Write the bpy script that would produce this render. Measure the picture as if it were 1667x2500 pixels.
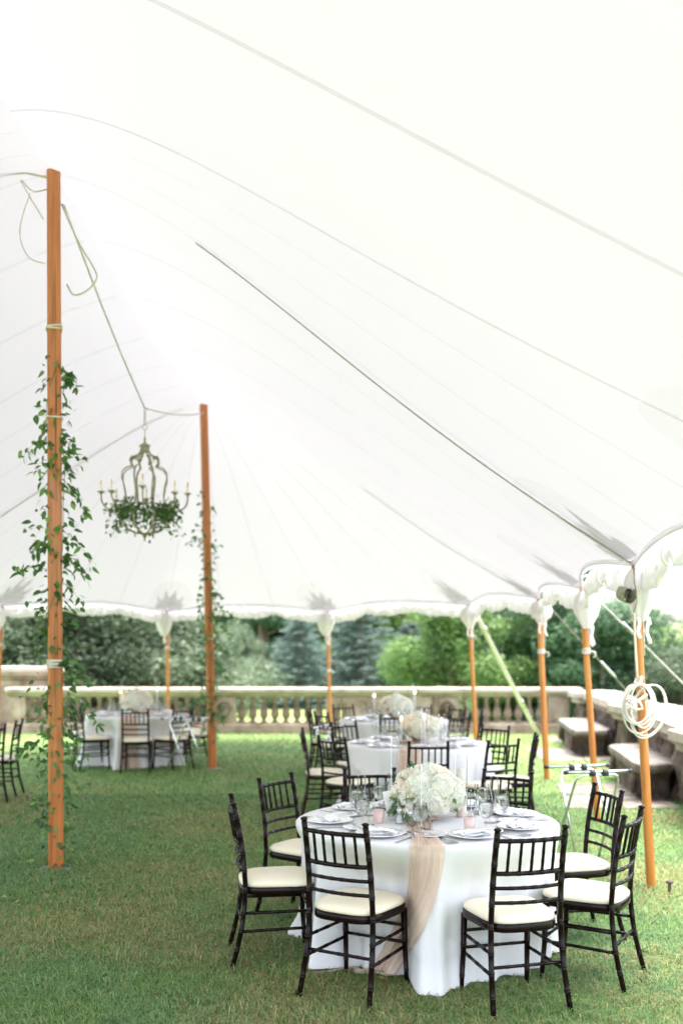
import bpy, math, random
import numpy as np
from mathutils import Vector, Matrix, noise

for o in list(bpy.data.objects):
    bpy.data.objects.remove(o, do_unlink=True)
SC = bpy.context.scene
COL = SC.collection
PI = math.pi
R = math.radians

# ------------------------------------------------------------------ camera
cam_d = bpy.data.cameras.new('camera')
cam = bpy.data.objects.new('camera', cam_d)
COL.objects.link(cam)
SC.camera = cam
cam.location = (0, 0, 1.78)
cam.rotation_euler = (R(90), 0, 0)
cam_d.sensor_fit = 'VERTICAL'
cam_d.sensor_height = 36
cam_d.sensor_width = 24
cam_d.lens = 35.0
cam_d.shift_y = 0.132
cam_d.clip_start = 0.05
cam_d.clip_end = 2000
cam_d.dof.use_dof = True
cam_d.dof.focus_distance = 5.25
cam_d.dof.aperture_fstop = 1.45

# ------------------------------------------------------------------ sky and sun
SUN_EL, SUN_AZ = R(80), R(60)      # azimuth measured from +Y towards +X
W = bpy.data.worlds.new('World')
SC.world = W
W.use_nodes = True
wn = W.node_tree.nodes
sky = wn.new('ShaderNodeTexSky')
sky.sky_type = 'NISHITA'
sky.sun_disc = False
sky.sun_elevation = SUN_EL
sky.sun_rotation = SUN_AZ
sky.air_density = 1.0
sky.dust_density = 4.5
sky.ozone_density = 1.0
hsv = wn.new('ShaderNodeHueSaturation')      # thin overcast: the whole sky is paler
hsv.inputs['Saturation'].default_value = 0.52
W.node_tree.links.new(sky.outputs[0], hsv.inputs['Color'])
W.node_tree.links.new(hsv.outputs[0], wn['Background'].inputs[0])
wn['Background'].inputs[1].default_value = 0.15
sun_d = bpy.data.lights.new('sun', 'SUN')
sun = bpy.data.objects.new('sun', sun_d)
COL.objects.link(sun)
sun_d.energy = 0.6
sun_d.angle = R(35)
sun_d.color = (1.0, 0.95, 0.88)
sd = Vector((math.sin(SUN_AZ)*math.cos(SUN_EL), math.cos(SUN_AZ)*math.cos(SUN_EL), math.sin(SUN_EL)))
sun.rotation_euler = sd.to_track_quat('Z', 'Y').to_euler()
sun.location = (20, -20, 40)

SC.view_settings.view_transform = 'Standard'
SC.view_settings.look = 'None'
SC.view_settings.gamma = 1
SC.view_settings.use_curve_mapping = False
SC.view_settings.exposure = 2.88
SC.render.engine = 'CYCLES'
cy = SC.cycles
cy.max_bounces = 10
cy.diffuse_bounces = 6
cy.glossy_bounces = 3
cy.transmission_bounces = 6
cy.transparent_max_bounces = 24
cy.caustics_reflective = False
cy.caustics_refractive = False
cy.sample_clamp_indirect = 6
cy.use_denoising = True

# ------------------------------------------------------------------ materials
M = {}
def N(nt, t, **kw):
    n = nt.nodes.new(t)
    for k, v in kw.items():
        setattr(n, k, v)
    return n
def base_mat(name):
    m = bpy.data.materials.new(name)
    m.use_nodes = True
    nt = m.node_tree
    nt.nodes.clear()
    out = N(nt, 'ShaderNodeOutputMaterial')
    M[name] = m
    return m, nt, out
def ramp(nt, fac, stops):
    r = N(nt, 'ShaderNodeValToRGB')
    e = r.color_ramp.elements
    while len(e) < len(stops):
        e.new(0.5)
    for i, (p, c) in enumerate(stops):
        e[i].position = p
        e[i].color = (*c, 1)
    nt.links.new(fac, r.inputs[0])
    return r.outputs[0]
def tex_noise(nt, scale, detail=4, rough=.55, vec=None, stretch=None, dist=0):
    tc = N(nt, 'ShaderNodeTexCoord')
    src = tc.outputs['Object'] if vec is None else tc.outputs[vec]
    if stretch:
        mp = N(nt, 'ShaderNodeMapping')
        mp.inputs['Scale'].default_value = stretch
        nt.links.new(src, mp.inputs[0]); src = mp.outputs[0]
    n = N(nt, 'ShaderNodeTexNoise')
    n.inputs['Scale'].default_value = scale
    n.inputs['Detail'].default_value = detail
    n.inputs['Roughness'].default_value = rough
    n.inputs['Distortion'].default_value = dist
    nt.links.new(src, n.inputs['Vector'])
    return n.outputs['Fac']
def bump(nt, h, strength, dist):
    b = N(nt, 'ShaderNodeBump')
    b.inputs['Strength'].default_value = strength
    b.inputs['Distance'].default_value = dist
    nt.links.new(h, b.inputs['Height'])
    return b.outputs[0]
def noisy(name, stops, scale=6, rough=.6, bscale=0, bstr=.3, bdist=.01, stretch=None, metal=0, coat=0, vec=None, detail=5, spec=.5, sheen=0):
    m, nt, out = base_mat(name)
    p = N(nt, 'ShaderNodeBsdfPrincipled')
    p.inputs['Roughness'].default_value = rough
    p.inputs['Metallic'].default_value = metal
    p.inputs['Coat Weight'].default_value = coat
    p.inputs['Specular IOR Level'].default_value = spec
    p.inputs['Sheen Weight'].default_value = sheen
    f = tex_noise(nt, scale, detail, vec=vec, stretch=stretch)
    nt.links.new(ramp(nt, f, stops), p.inputs['Base Color'])
    if bscale:
        nt.links.new(bump(nt, tex_noise(nt, bscale, 6, .6, vec=vec, stretch=stretch), bstr, bdist), p.inputs['Normal'])
    nt.links.new(p.outputs[0], out.inputs[0])
    return m
def cloth_mat(name, col, trans, mixf=.5, bscale=0, stops=None, alpha=0):
    m, nt, out = base_mat(name)
    d = N(nt, 'ShaderNodeBsdfDiffuse'); d.inputs[0].default_value = (*col, 1)
    t = N(nt, 'ShaderNodeBsdfTranslucent'); t.inputs[0].default_value = (*trans, 1)
    if stops:
        f = tex_noise(nt, stops[0], 4)
        c = ramp(nt, f, [(.3, stops[1]), (.7, stops[2])])
        nt.links.new(c, d.inputs[0])
    mx = N(nt, 'ShaderNodeMixShader'); mx.inputs[0].default_value = mixf
    nt.links.new(d.outputs[0], mx.inputs[1]); nt.links.new(t.outputs[0], mx.inputs[2])
    if bscale:
        b = bump(nt, tex_noise(nt, bscale, 5, .6), .25, .01)
        nt.links.new(b, d.inputs['Normal'])
    res = mx.outputs[0]
    if alpha:
        tr = N(nt, 'ShaderNodeBsdfTransparent')
        m2 = N(nt, 'ShaderNodeMixShader'); m2.inputs[0].default_value = alpha
        nt.links.new(res, m2.inputs[1]); nt.links.new(tr.outputs[0], m2.inputs[2]); res = m2.outputs[0]
    nt.links.new(res, out.inputs[0])
    return m

cloth_mat('canvas', (.86, .86, .87), (.168, .160, .172), .60, 0, (.7, (.83, .785, .845), (.87, .825, .88)))
cloth_mat('canvas_seam', (.60, .585, .60), (.62, .60, .63), .5, alpha=.70)
cloth_mat('canvas_faint', (.60, .59, .60), (.62, .60, .63), .5, alpha=.91)
cloth_mat('canvas_patch', (.50, .49, .48), (.64, .62, .63), .5, alpha=.30)
cloth_mat('canvas_backing', (.60, .59, .58), (.6, .59, .58), .5, alpha=.93)
cloth_mat('hem_cloth', (.82, .79, .82), (.72, .70, .73), .5)
cloth_mat('webbing', (.42, .40, .35), (.2, .2, .18), .15, 60, (30, (.30, .28, .23), (.52, .49, .42)))
cloth_mat('sidewall', (.88, .845, .875), (.74, .72, .74), .36, 7)
cloth_mat('tie_strap', (.86, .81, .80), (.5, .48, .46), .08)
noisy('rope', [(.3, (.60, .55, .50)), (.7, (.78, .73, .68))], 40, .9, 90, .5, .004)
noisy('thin_rope', [(.3, (.50, .49, .47)), (.7, (.64, .63, .60))], 40, .9)
noisy('pole_wood', [(.25, (.25, .065, .016)), (.42, (.45, .135, .032)), (.6, (.54, .175, .045)), (.85, (.62, .25, .085))], 3.2, .38, 14, .2, .004, (9, 9, .5), coat=.25)
noisy('pole_wood_pale', [(.25, (.30, .10, .022)), (.42, (.48, .175, .035)), (.6, (.56, .215, .045)), (.85, (.66, .34, .12))], 3.4, .4, 14, .2, .003, (12, 12, .7), coat=.25)
noisy('dark_crack', [(.3, (.03, .012, .006)), (.7, (.10, .03, .012))], 8, .7)
noisy('chair_wood', [(.3, (.006, .003, .003)), (.62, (.010, .004, .004)), (.80, (.030, .009, .007))], 9, .2, 40, .10, .002, (3, 3, 1), spec=.16)
noisy('chair_wood_red', [(.3, (.014, .004, .004)), (.6, (.034, .008, .007)), (.85, (.06, .016, .012))], 9, .22, 40, .10, .002, (3, 3, 1), spec=.2)
noisy('ring_metal', [(.3, (.32, .31, .30)), (.7, (.45, .43, .42))], 30, .3, metal=.6)
noisy('cushion', [(.3, (.76, .67, .50)), (.7, (.82, .745, .59))], 4, .42, 14, .12, .01)
cloth_mat('table_linen', (.90, .88, .89), (.74, .72, .73), .22, 14)
noisy('napkin_linen', [(.3, (.82, .82, .84)), (.7, (.87, .87, .88))], 20, .9, 60, .2, .002, sheen=.2)
noisy('china', [(.3, (.80, .80, .80)), (.7, (.84, .84, .84))], 5, .12, coat=.4)
noisy('steel', [(.3, (.50, .50, .51)), (.7, (.66, .66, .67))], 20, .18, metal=1)
noisy('chrome', [(.3, (.66, .68, .68)), (.7, (.80, .82, .82))], 20, .16, metal=.9)
noisy('black_rubber', [(.3, (.012, .012, .014)), (.7, (.03, .03, .034))], 30, .5)
noisy('moss', [(.3, (.07, .06, .015)), (.7, (.16, .12, .03))], 20, .95, 60, .6, .01)
noisy('old_iron', [(.3, (.05, .035, .03)), (.7, (.12, .09, .075))], 30, .7, 60, .4, .003)
noisy('plate_metal', [(.3, (.25, .25, .25)), (.7, (.36, .36, .35))], 12, .6)
noisy('chandelier_iron', [(.3, (.25, .205, .15)), (.7, (.40, .345, .27))], 14, .7, 50, .3, .004)
noisy('candle_wax', [(.3, (.82, .76, .66)), (.7, (.88, .83, .74))], 10, .5)
noisy('peach_candle', [(.3, (.80, .48, .32)), (.7, (.86, .60, .44))], 10, .5)
noisy('card_paper', [(.3, (.84, .83, .81)), (.7, (.87, .86, .84))], 10, .8)
noisy('card_ink', [(.3, (.30, .28, .26)), (.7, (.36, .34, .32))], 10, .8)
noisy('blush_glass', [(.3, (.66, .46, .42)), (.7, (.74, .56, .52))], 10, .25, coat=.5)
noisy('pepper', [(.35, (.10, .07, .05)), (.65, (.45, .38, .30))], 180, .9)
noisy('salt', [(.35, (.78, .78, .78)), (.65, (.86, .86, .86))], 180, .9)
noisy('bowl_brass', [(.3, (.42, .28, .20)), (.7, (.55, .40, .30))], 10, .3, metal=.5)
noisy('stem_green', [(.3, (.05, .10, .02)), (.7, (.12, .18, .05))], 20, .6)
noisy('stone', [(.30, (.10, .065, .04)), (.45, (.25, .185, .135)), (.6, (.36, .285, .22)), (.85, (.46, .39, .32))], 2.6, .9, 16, .6, .02, detail=8)
noisy('stone_pale', [(.28, (.22, .175, .135)), (.48, (.38, .325, .27)), (.8, (.50, .445, .385))], 3, .9, 20, .5, .015, detail=8)
noisy('stone_rough', [(.28, (.035, .025, .018)), (.45, (.11, .080, .060)), (.6, (.20, .155, .125)), (.85, (.32, .27, .225))], 2.6, .95, 5, 1.0, .16, detail=10)
noisy('flag_stone', [(.30, (.07, .058, .045)), (.48, (.18, .155, .13)), (.75, (.28, .255, .225))], 4.5, .9, 18, .6, .02, detail=9)
noisy('bark', [(.3, (.09, .07, .055)), (.7, (.20, .16, .13))], 5, .95, 16, .8, .03, (3, 3, .6))
noisy('water', [(.3, (.8, .8, .8)), (.7, (.82, .82, .82))], 2, .05)

def runner_mat():
    m, nt, out = base_mat('blush_gauze')
    tc = N(nt, 'ShaderNodeTexCoord')
    mp = N(nt, 'ShaderNodeMapping'); mp.inputs['Scale'].default_value = (60, 2.5, 1)
    nt.links.new(tc.outputs['UV'], mp.inputs[0])
    n = N(nt, 'ShaderNodeTexNoise'); n.inputs['Scale'].default_value = 2.0; n.inputs['Detail'].default_value = 6
    nt.links.new(mp.outputs[0], n.inputs['Vector'])
    c = ramp(nt, n.outputs['Fac'], [(.3, (.78, .58, .46)), (.55, (.85, .69, .58)), (.75, (.89, .79, .70))])
    d = N(nt, 'ShaderNodeBsdfDiffuse'); t = N(nt, 'ShaderNodeBsdfTranslucent')
    nt.links.new(c, d.inputs[0]); nt.links.new(c, t.inputs[0])
    b = bump(nt, n.outputs['Fac'], .5, .01); nt.links.new(b, d.inputs['Normal'])
    mx = N(nt, 'ShaderNodeMixShader'); mx.inputs[0].default_value = .3
    nt.links.new(d.outputs[0], mx.inputs[1]); nt.links.new(t.outputs[0], mx.inputs[2])
    tr = N(nt, 'ShaderNodeBsdfTransparent')
    m2 = N(nt, 'ShaderNodeMixShader'); m2.inputs[0].default_value = .12
    nt.links.new(mx.outputs[0], m2.inputs[1]); nt.links.new(tr.outputs[0], m2.inputs[2])
    nt.links.new(m2.outputs[0], out.inputs[0])
runner_mat()

def glass_mat(name, tint, gl=.9):
    m, nt, out = base_mat(name)
    tr = N(nt, 'ShaderNodeBsdfTransparent'); tr.inputs[0].default_value = (*tint, 1)
    g = N(nt, 'ShaderNodeBsdfGlossy'); g.inputs['Roughness'].default_value = .03; g.inputs[0].default_value = (gl, gl, gl, 1)
    lw = N(nt, 'ShaderNodeLayerWeight'); lw.inputs[0].default_value = .2
    fc = N(nt, 'ShaderNodeLayerWeight'); fc.inputs[0].default_value = .5
    nt.links.new(ramp(nt, fc.outputs['Facing'], [(.0, tint), (.75, tuple(.93*c for c in tint)), (1.0, (.50, .52, .53))]), tr.inputs[0])
    mx = N(nt, 'ShaderNodeMixShader')
    mt = N(nt, 'ShaderNodeMath', operation='MULTIPLY'); mt.inputs[1].default_value = .75
    nt.links.new(lw.outputs['Fresnel'], mt.inputs[0]); nt.links.new(mt.outputs[0], mx.inputs[0])
    nt.links.new(tr.outputs[0], mx.inputs[1]); nt.links.new(g.outputs[0], mx.inputs[2])
    nt.links.new(mx.outputs[0], out.inputs[0])
glass_mat('clear_glass', (.975, .98, .98))
def water_mat():
    m, nt, out = base_mat('drinking_water')
    g = N(nt, 'ShaderNodeBsdfRefraction'); g.inputs['IOR'].default_value = 1.33; g.inputs['Roughness'].default_value = 0.02
    gl = N(nt, 'ShaderNodeBsdfGlossy'); gl.inputs['Roughness'].default_value = .02
    tr = N(nt, 'ShaderNodeBsdfTransparent'); tr.inputs[0].default_value = (.96, .97, .97, 1)
    m1 = N(nt, 'ShaderNodeMixShader'); m1.inputs[0].default_value = .5
    nt.links.new(g.outputs[0], m1.inputs[1]); nt.links.new(tr.outputs[0], m1.inputs[2])
    fr = N(nt, 'ShaderNodeLayerWeight'); fr.inputs[0].default_value = .1
    m2 = N(nt, 'ShaderNodeMixShader'); nt.links.new(fr.outputs[0], m2.inputs[0])
    nt.links.new(m1.outputs[0], m2.inputs[1]); nt.links.new(gl.outputs[0], m2.inputs[2])
    nt.links.new(m2.outputs[0], out.inputs[0])
water_mat()
def flame_mat():
    m, nt, out = base_mat('flame')
    e = N(nt, 'ShaderNodeEmission'); e.inputs[0].default_value = (1, .55, .18, 1); e.inputs[1].default_value = 6
    nt.links.new(e.outputs[0], out.inputs[0])
flame_mat()
def leaf_mat(name, rough=.45, trans=.35, tmul=1.3, spec=.4, vr=(.8, 1.2)):
    m, nt, out = base_mat(name)
    a = N(nt, 'ShaderNodeAttribute'); a.attribute_name = 'Col'
    oi = N(nt, 'ShaderNodeObjectInfo')
    hs = N(nt, 'ShaderNodeHueSaturation')
    mr = N(nt, 'ShaderNodeMapRange'); mr.inputs[3].default_value = vr[0]; mr.inputs[4].default_value = vr[1]
    nt.links.new(oi.outputs['Random'], mr.inputs[0]); nt.links.new(mr.outputs[0], hs.inputs['Value'])
    nt.links.new(a.outputs['Color'], hs.inputs['Color'])
    p = N(nt, 'ShaderNodeBsdfPrincipled'); p.inputs['Roughness'].default_value = rough
    p.inputs['Specular IOR Level'].default_value = spec
    nt.links.new(hs.outputs[0], p.inputs['Base Color'])
    t = N(nt, 'ShaderNodeBsdfTranslucent')
    g = N(nt, 'ShaderNodeHueSaturation'); g.inputs['Value'].default_value = tmul
    nt.links.new(hs.outputs[0], g.inputs['Color']); nt.links.new(g.outputs[0], t.inputs[0])
    mx = N(nt, 'ShaderNodeMixShader'); mx.inputs[0].default_value = trans
    nt.links.new(p.outputs[0], mx.inputs[1]); nt.links.new(t.outputs[0], mx.inputs[2])
    nt.links.new(mx.outputs[0], out.inputs[0])
leaf_mat('foliage', .5, .35)
leaf_mat('petal', .7, .35, 1.0, .2, (.98, 1.03))
leaf_mat('grass_blade', .55, .3, 1.2, .3, (1, 1))
def lawn_mat(name, dry, g1, g2):
    m, nt, out = base_mat(name)
    p = N(nt, 'ShaderNodeBsdfPrincipled'); p.inputs['Roughness'].default_value = .9; p.inputs['Specular IOR Level'].default_value = .1
    f1 = tex_noise(nt, .9, 5, .6)
    f2 = tex_noise(nt, 28, 6, .75)
    c1 = ramp(nt, f2, [(.32, g1), (.7, g2)])
    c2 = ramp(nt, f2, [(.32, g1), (.68, dry)])
    k = ramp(nt, f1, [(.45, (0, 0, 0)), (.68, (1, 1, 1))])
    mx = N(nt, 'ShaderNodeMixRGB'); nt.links.new(k, mx.inputs[0]); nt.links.new(c1, mx.inputs[1]); nt.links.new(c2, mx.inputs[2])
    nt.links.new(mx.outputs[0], p.inputs['Base Color'])
    nt.links.new(bump(nt, f2, .9, .03), p.inputs['Normal'])
    nt.links.new(p.outputs[0], out.inputs[0])
lawn_mat('turf', (.38, .39, .17), (.125, .225, .065), (.26, .40, .125))
lawn_mat('meadow', (.33, .35, .14), (.15, .22, .06), (.27, .34, .11))

# ------------------------------------------------------------------ mesh helpers
class MB:
    def __init__(s):
        s.v = []; s.f = []; s.uv = None; s.col = None
    def add(s, vs, fs):
        b = len(s.v)
        s.v.extend([tuple(p) for p in vs])
        s.f.extend([tuple(i+b for i in f) for f in fs])
        return b
    def box(s, lo, hi, mat=None):
        x0, y0, z0 = lo; x1, y1, z1 = hi
        vs = [(x0,y0,z0),(x1,y0,z0),(x1,y1,z0),(x0,y1,z0),(x0,y0,z1),(x1,y0,z1),(x1,y1,z1),(x0,y1,z1)]
        if mat is not None: vs = [mat @ Vector(p) for p in vs]
        s.add(vs, [(0,3,2,1),(4,5,6,7),(0,1,5,4),(1,2,6,5),(2,3,7,6),(3,0,4,7)])
        return s
    def cbox(s, lo, hi, c=.01, mat=None):
        # box with chamfered vertical and top edges
        x0,y0,z0 = lo; x1,y1,z1 = hi
        def ring(x0,y0,x1,y1,z,c): return [(x0+c,y0,z),(x1-c,y0,z),(x1,y0+c,z),(x1,y1-c,z),(x1-c,y1,z),(x0+c,y1,z),(x0,y1-c,z),(x0,y0+c,z)]
        rs = [ring(x0+c,y0+c,x1-c,y1-c,z0,c*.6), ring(x0,y0,x1,y1,z0+c,c), ring(x0,y0,x1,y1,z1-c,c), ring(x0+c,y0+c,x1-c,y1-c,z1,c*.6)]
        vs = sum(rs, [])
        if mat is not None: vs = [mat @ Vector(p) for p in vs]
        fs = [tuple(reversed(range(8))), tuple(range(24,32))]
        for k in range(3):
            for i in range(8):
                j = (i+1) % 8
                fs.append((k*8+i, k*8+j, k*8+8+j, k*8+8+i))
        s.add(vs, fs); return s
    def tube(s, pts, rad, n=8, caps=True, closed=False, flat=None):
        pts = [Vector(p) for p in pts]
        m = len(pts)
        if not hasattr(rad, '__len__'): rad = [rad]*m
        tang = []
        for i in range(m):
            if closed: t = pts[(i+1)%m]-pts[i-1]
            else: t = pts[min(i+1,m-1)]-pts[max(i-1,0)]
            if t.length < 1e-9: t = Vector((0,0,1))
            tang.append(t.normalized())
        up = Vector((0,0,1)) if abs(tang[0].z) < .9 else Vector((1,0,0))
        nrm = (up - tang[0]*up.dot(tang[0])).normalized()
        vs = []
        for i in range(m):
            nrm = nrm - tang[i]*nrm.dot(tang[i])
            if nrm.length < 1e-6: nrm = tang[i].orthogonal()
            nrm.normalize()
            bi = tang[i].cross(nrm)
            for k in range(n):
                a = 2*PI*k/n
                fx, fy = (1,1) if flat is None else flat
                vs.append(pts[i] + (nrm*math.cos(a)*fx + bi*math.sin(a)*fy)*rad[i])
        fs = []
        for i in range(m if closed else m-1):
            i2 = (i+1) % m
            for k in range(n):
                k2 = (k+1) % n
                fs.append((i*n+k, i*n+k2, i2*n+k2, i2*n+k))
        if caps and not closed:
            fs.append(tuple(reversed(range(n)))); fs.append(tuple((m-1)*n+k for k in range(n)))
        s.add(vs, fs); return s
    def lathe(s, prof, n=16, c=(0,0,0), capb=False, capt=False, fn=None):
        vs = []; m = len(prof)
        for (r, z) in prof:
            for k in range(n):
                a = 2*PI*k/n
                rr = r if fn is None else fn(r, z, a)
                vs.append((c[0]+rr*math.cos(a), c[1]+rr*math.sin(a), c[2]+z))
        fs = []
        for i in range(m-1):
            for k in range(n):
                k2 = (k+1) % n
                fs.append((i*n+k, i*n+k2, (i+1)*n+k2, (i+1)*n+k))
        if capb: fs.append(tuple(reversed(range(n))))
        if capt: fs.append(tuple((m-1)*n+k for k in range(n)))
        s.add(vs, fs); return s
    def grid(s, fn, nu, nv, closeu=False, uv=False):
        vs = []
        uu = nu if closeu else nu+1
        for j in range(nv+1):
            for i in range(uu):
                vs.append(fn(i/nu, j/nv))
        fs = []
        uvs = []
        for j in range(nv):
            for i in range(nu):
                i2 = (i+1) % uu
                fs.append((j*uu+i, j*uu+i2, (j+1)*uu+i2, (j+1)*uu+i))
                uvs += [(i/nu,j/nv),((i+1)/nu,j/nv),((i+1)/nu,(j+1)/nv),(i/nu,(j+1)/nv)]
        s.add(vs, fs)
        if uv: s.uv = uvs
        return s
    def mesh(s, name, mat, smooth=True, cols=None):
        me = bpy.data.meshes.new(name)
        me.from_pydata(s.v, [], s.f)
        if s.uv:
            l = me.uv_layers.new(name='UVMap')
            l.data.foreach_set('uv', np.array(s.uv, dtype=np.float32).ravel())
        if cols is None: cols = s.col
        if cols is not None:
            a = me.color_attributes.new('Col', 'FLOAT_COLOR', 'POINT')
            a.data.foreach_set('color', np.asarray(cols, dtype=np.float32).ravel())
        if smooth:
            me.polygons.foreach_set('use_smooth', [True]*len(me.polygons))
        me.materials.append(M[mat])
        me.update()
        return me
    def build(s, name, mat, parent=None, smooth=True):
        return link(name, s.mesh(name, mat, smooth), parent)
def link(name, me, parent=None, loc=None, rot=None, scale=None, matrix=None):
    o = bpy.data.objects.new(name, me)
    COL.objects.link(o)
    if parent is not None: o.parent = parent
    if loc is not None: o.location = loc
    if rot is not None: o.rotation_euler = rot
    if scale is not None: o.scale = scale if hasattr(scale, '__len__') else (scale,)*3
    if matrix is not None: o.matrix_local = matrix
    return o
def tag(o, label, cat, group=None, kind=None):
    if label: o['label'] = label
    if cat: o['category'] = cat
    if group: o['group'] = group
    if kind: o['kind'] = kind
    return o
def empty(name, loc=(0,0,0), rz=0, label=None, cat=None, group=None):
    o = bpy.data.objects.new(name, None)
    COL.objects.link(o)
    o.empty_display_size = .1
    o.location = loc; o.rotation_euler = (0, 0, rz)
    if label: tag(o, label, cat, group)
    return o
def copy_tree(o, parent=None):
    c = o.copy(); COL.objects.link(c); c.parent = parent
    for ch in list(o.children): copy_tree(ch, c)
    return c
def flatmesh(name, pos, faces, mat, cols=None, smooth=False, parent=None):
    # numpy mesh: pos (n,3), faces (m,k)
    me = bpy.data.meshes.new(name)
    n = len(pos); m, k = faces.shape
    me.vertices.add(n); me.vertices.foreach_set('co', np.ascontiguousarray(pos, dtype=np.float32).ravel())
    me.loops.add(m*k); me.loops.foreach_set('vertex_index', faces.astype(np.int32).ravel())
    me.polygons.add(m); me.polygons.foreach_set('loop_start', np.arange(0, m*k, k, dtype=np.int32))
    me.update(calc_edges=True)
    if smooth: me.polygons.foreach_set('use_smooth', [True]*m)
    if cols is not None:
        a = me.color_attributes.new('Col', 'FLOAT_COLOR', 'POINT')
        a.data.foreach_set('color', np.ascontiguousarray(cols, dtype=np.float32).ravel())
    me.materials.append(M[mat])
    return me
def lerp(a, b, t): return a + (b-a)*t
def smooth01(x):
    x = max(0., min(1., x)); return x*x*(3-2*x)
def interp(x, pts):
    if x <= pts[0][0]: return pts[0][1]
    for (a, va), (b, vb) in zip(pts, pts[1:]):
        if x <= b: return va + (vb-va)*(x-a)/(b-a)
    return pts[-1][1]
def nz(x, y=0., z=0.): return noise.noise((x, y, z))

# ================================================================== GROUND
WALL = [(3.62, 6.0), (3.64, 9.0), (3.75, 10.6), (3.95, 12.0), (4.30, 14.5), (4.62, 17.5), (4.85, 20.62)]   # inner face of the side wall
def wall_x(y): return interp(y, [(b, a) for a, b in WALL])
def make_lawn():
    mb = MB()
    ys = [-14, -6, 0, 3, 6, 8, 9, 10, 11, 12, 13, 14, 15, 16, 17, 18, 19, 20, 20.62]
    nx = 24
    vs = []
    for y in ys:
        xr = wall_x(y)+.12 if y > 6 else 9.0
        for i in range(nx+1):
            x = lerp(-22, xr, i/nx)
            vs.append((x, y, 0.0))
    fs = []
    for j in range(len(ys)-1):
        for i in range(nx):
            a = j*(nx+1)+i
            fs.append((a, a+1, a+nx+2, a+nx+1))
    mb.add(vs, fs)
    o = mb.build('lawn', 'turf', None, False)
    o['kind'] = 'structure'
make_lawn()
# lower garden beyond the terrace, out to the horizon
def make_lower():
    mb = MB()
    def fn(u, v):
        x = lerp(-700, 700, u); y = lerp(-60, 1200, v**1.7)
        z = -1.7 - .5*smooth01((y-30)/30) - 4.0*smooth01((y-64)/14) + .8*nz(x*.02, y*.02) * smooth01((y-60)/40)
        z += 26*smooth01((y-140)/700)
        return (x, y, z)
    mb.grid(fn, 90, 110)
    o = mb.build('garden_ground', 'meadow', None, True); o['kind'] = 'structure'
make_lower()

def make_grass():
    rng = np.random.default_rng(5)
    P = []
    y0 = 2.6
    bands = [(2.9, 4.6, 9000), (4.6, 6.2, 7500), (6.2, 8.5, 5000), (8.5, 12, 2600), (12, 20.4, 620)]
    for a, b, dens in bands:
        wl = lambda y: .345*y + 1.0
        area = (b-a)*2*wl((a+b)/2)
        n = int(area*dens)
        y = rng.uniform(a, b, n); x = rng.uniform(-1, 1, n)*wl(y)
        xm = np.interp(y, [p[1] for p in WALL], [p[0] for p in WALL])
        k = x < xm-.02
        P.append(np.stack([x[k], y[k]], 1))
    P = np.concatenate(P)
    # keep off the paving
    def inquad(P, q):
        r = np.ones(len(P), bool)
        for i in range(4):
            a = q[i]; b = q[(i+1) % 4]
            r &= ((b[0]-a[0])*(P[:,1]-a[1])-(b[1]-a[1])*(P[:,0]-a[0])) > 0
        return r
    for q in FLAGS:
        P = P[~inquad(P, q)]
    n = len(P)
    def vnoise(P, s, seed):
        r = np.random.default_rng(seed); G = r.random((64, 64))
        q = P*s+100; i = np.floor(q).astype(int); f = q-i; f = f*f*(3-2*f)
        g = lambda a, b: G[(i[:,0]+a) % 64, (i[:,1]+b) % 64]
        return (g(0,0)*(1-f[:,0])+g(1,0)*f[:,0])*(1-f[:,1]) + (g(0,1)*(1-f[:,0])+g(1,1)*f[:,0])*f[:,1]
    patch = .5*vnoise(P, .8, 1)+.3*vnoise(P, 2.1, 2)+.2*vnoise(P, 6, 3)
    tuft = .6*vnoise(P, 14, 4)+.4*vnoise(P, 5, 7)
    dist = P[:,1]
    h = rng.uniform(.020, .052, n)*(.5+1.15*tuft)*np.where(rng.random(n) < .03, 1.5, 1.0)
    w = rng.uniform(.003, .0056, n)*np.clip(dist/5.2, 1, 2.6)
    ang = rng.uniform(0, 2*np.pi, n)
    ang = ang + 2.5*(vnoise(P, 9, 9)-.5)
    lean = rng.uniform(.5, 2.0, n)
    dx, dy = np.cos(ang), np.sin(ang)
    px, py = -dy, dx
    base = np.stack([P[:,0], P[:,1], np.full(n, -.003)], 1)
    side = np.stack([px*w/2, py*w/2, np.zeros(n)], 1)
    mid = base + np.stack([dx*h*lean*.35, dy*h*lean*.35, h*.62], 1)
    tip = base + np.stack([dx*h*lean, dy*h*lean, h*np.clip(1.0-.38*lean, .22, 1)], 1)
    pos = np.stack([base-side, base+side, mid+side*.8, mid-side*.8, tip], 1).reshape(-1, 3)
    i0 = np.arange(n)[:,None]*5
    tri = np.concatenate([i0+np.array([[0,1,2]]), i0+np.array([[0,2,3]]), i0+np.array([[3,2,4]])])
    dry = rng.random(n) < np.clip((patch-.38)*1.8, .06, .6)
    g = rng.random(n)
    g2 = g*(.35+.9*tuft); green = np.stack([lerp(.072,.29,g2), lerp(.165,.42,g2), lerp(.048,.145,g2)], 1)
    cool = (vnoise(P, 1.3, 21) > .5)[:,None]*np.array([[-.006,.0,.014]])
    green = np.clip(green+cool, .01, 1)
    straw = np.stack([lerp(.20,.48,g), lerp(.185,.41,g), lerp(.07,.19,g)], 1)
    c = np.where(dry[:,None], straw, green)
    col = np.ones((n, 5, 4)); col[:,:,:3] = c[:,None,:]
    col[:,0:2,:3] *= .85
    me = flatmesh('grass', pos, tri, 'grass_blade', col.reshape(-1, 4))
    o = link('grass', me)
    tag(o, 'mown green lawn grass with straw coloured dry patches', 'grass', kind='stuff')
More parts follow.
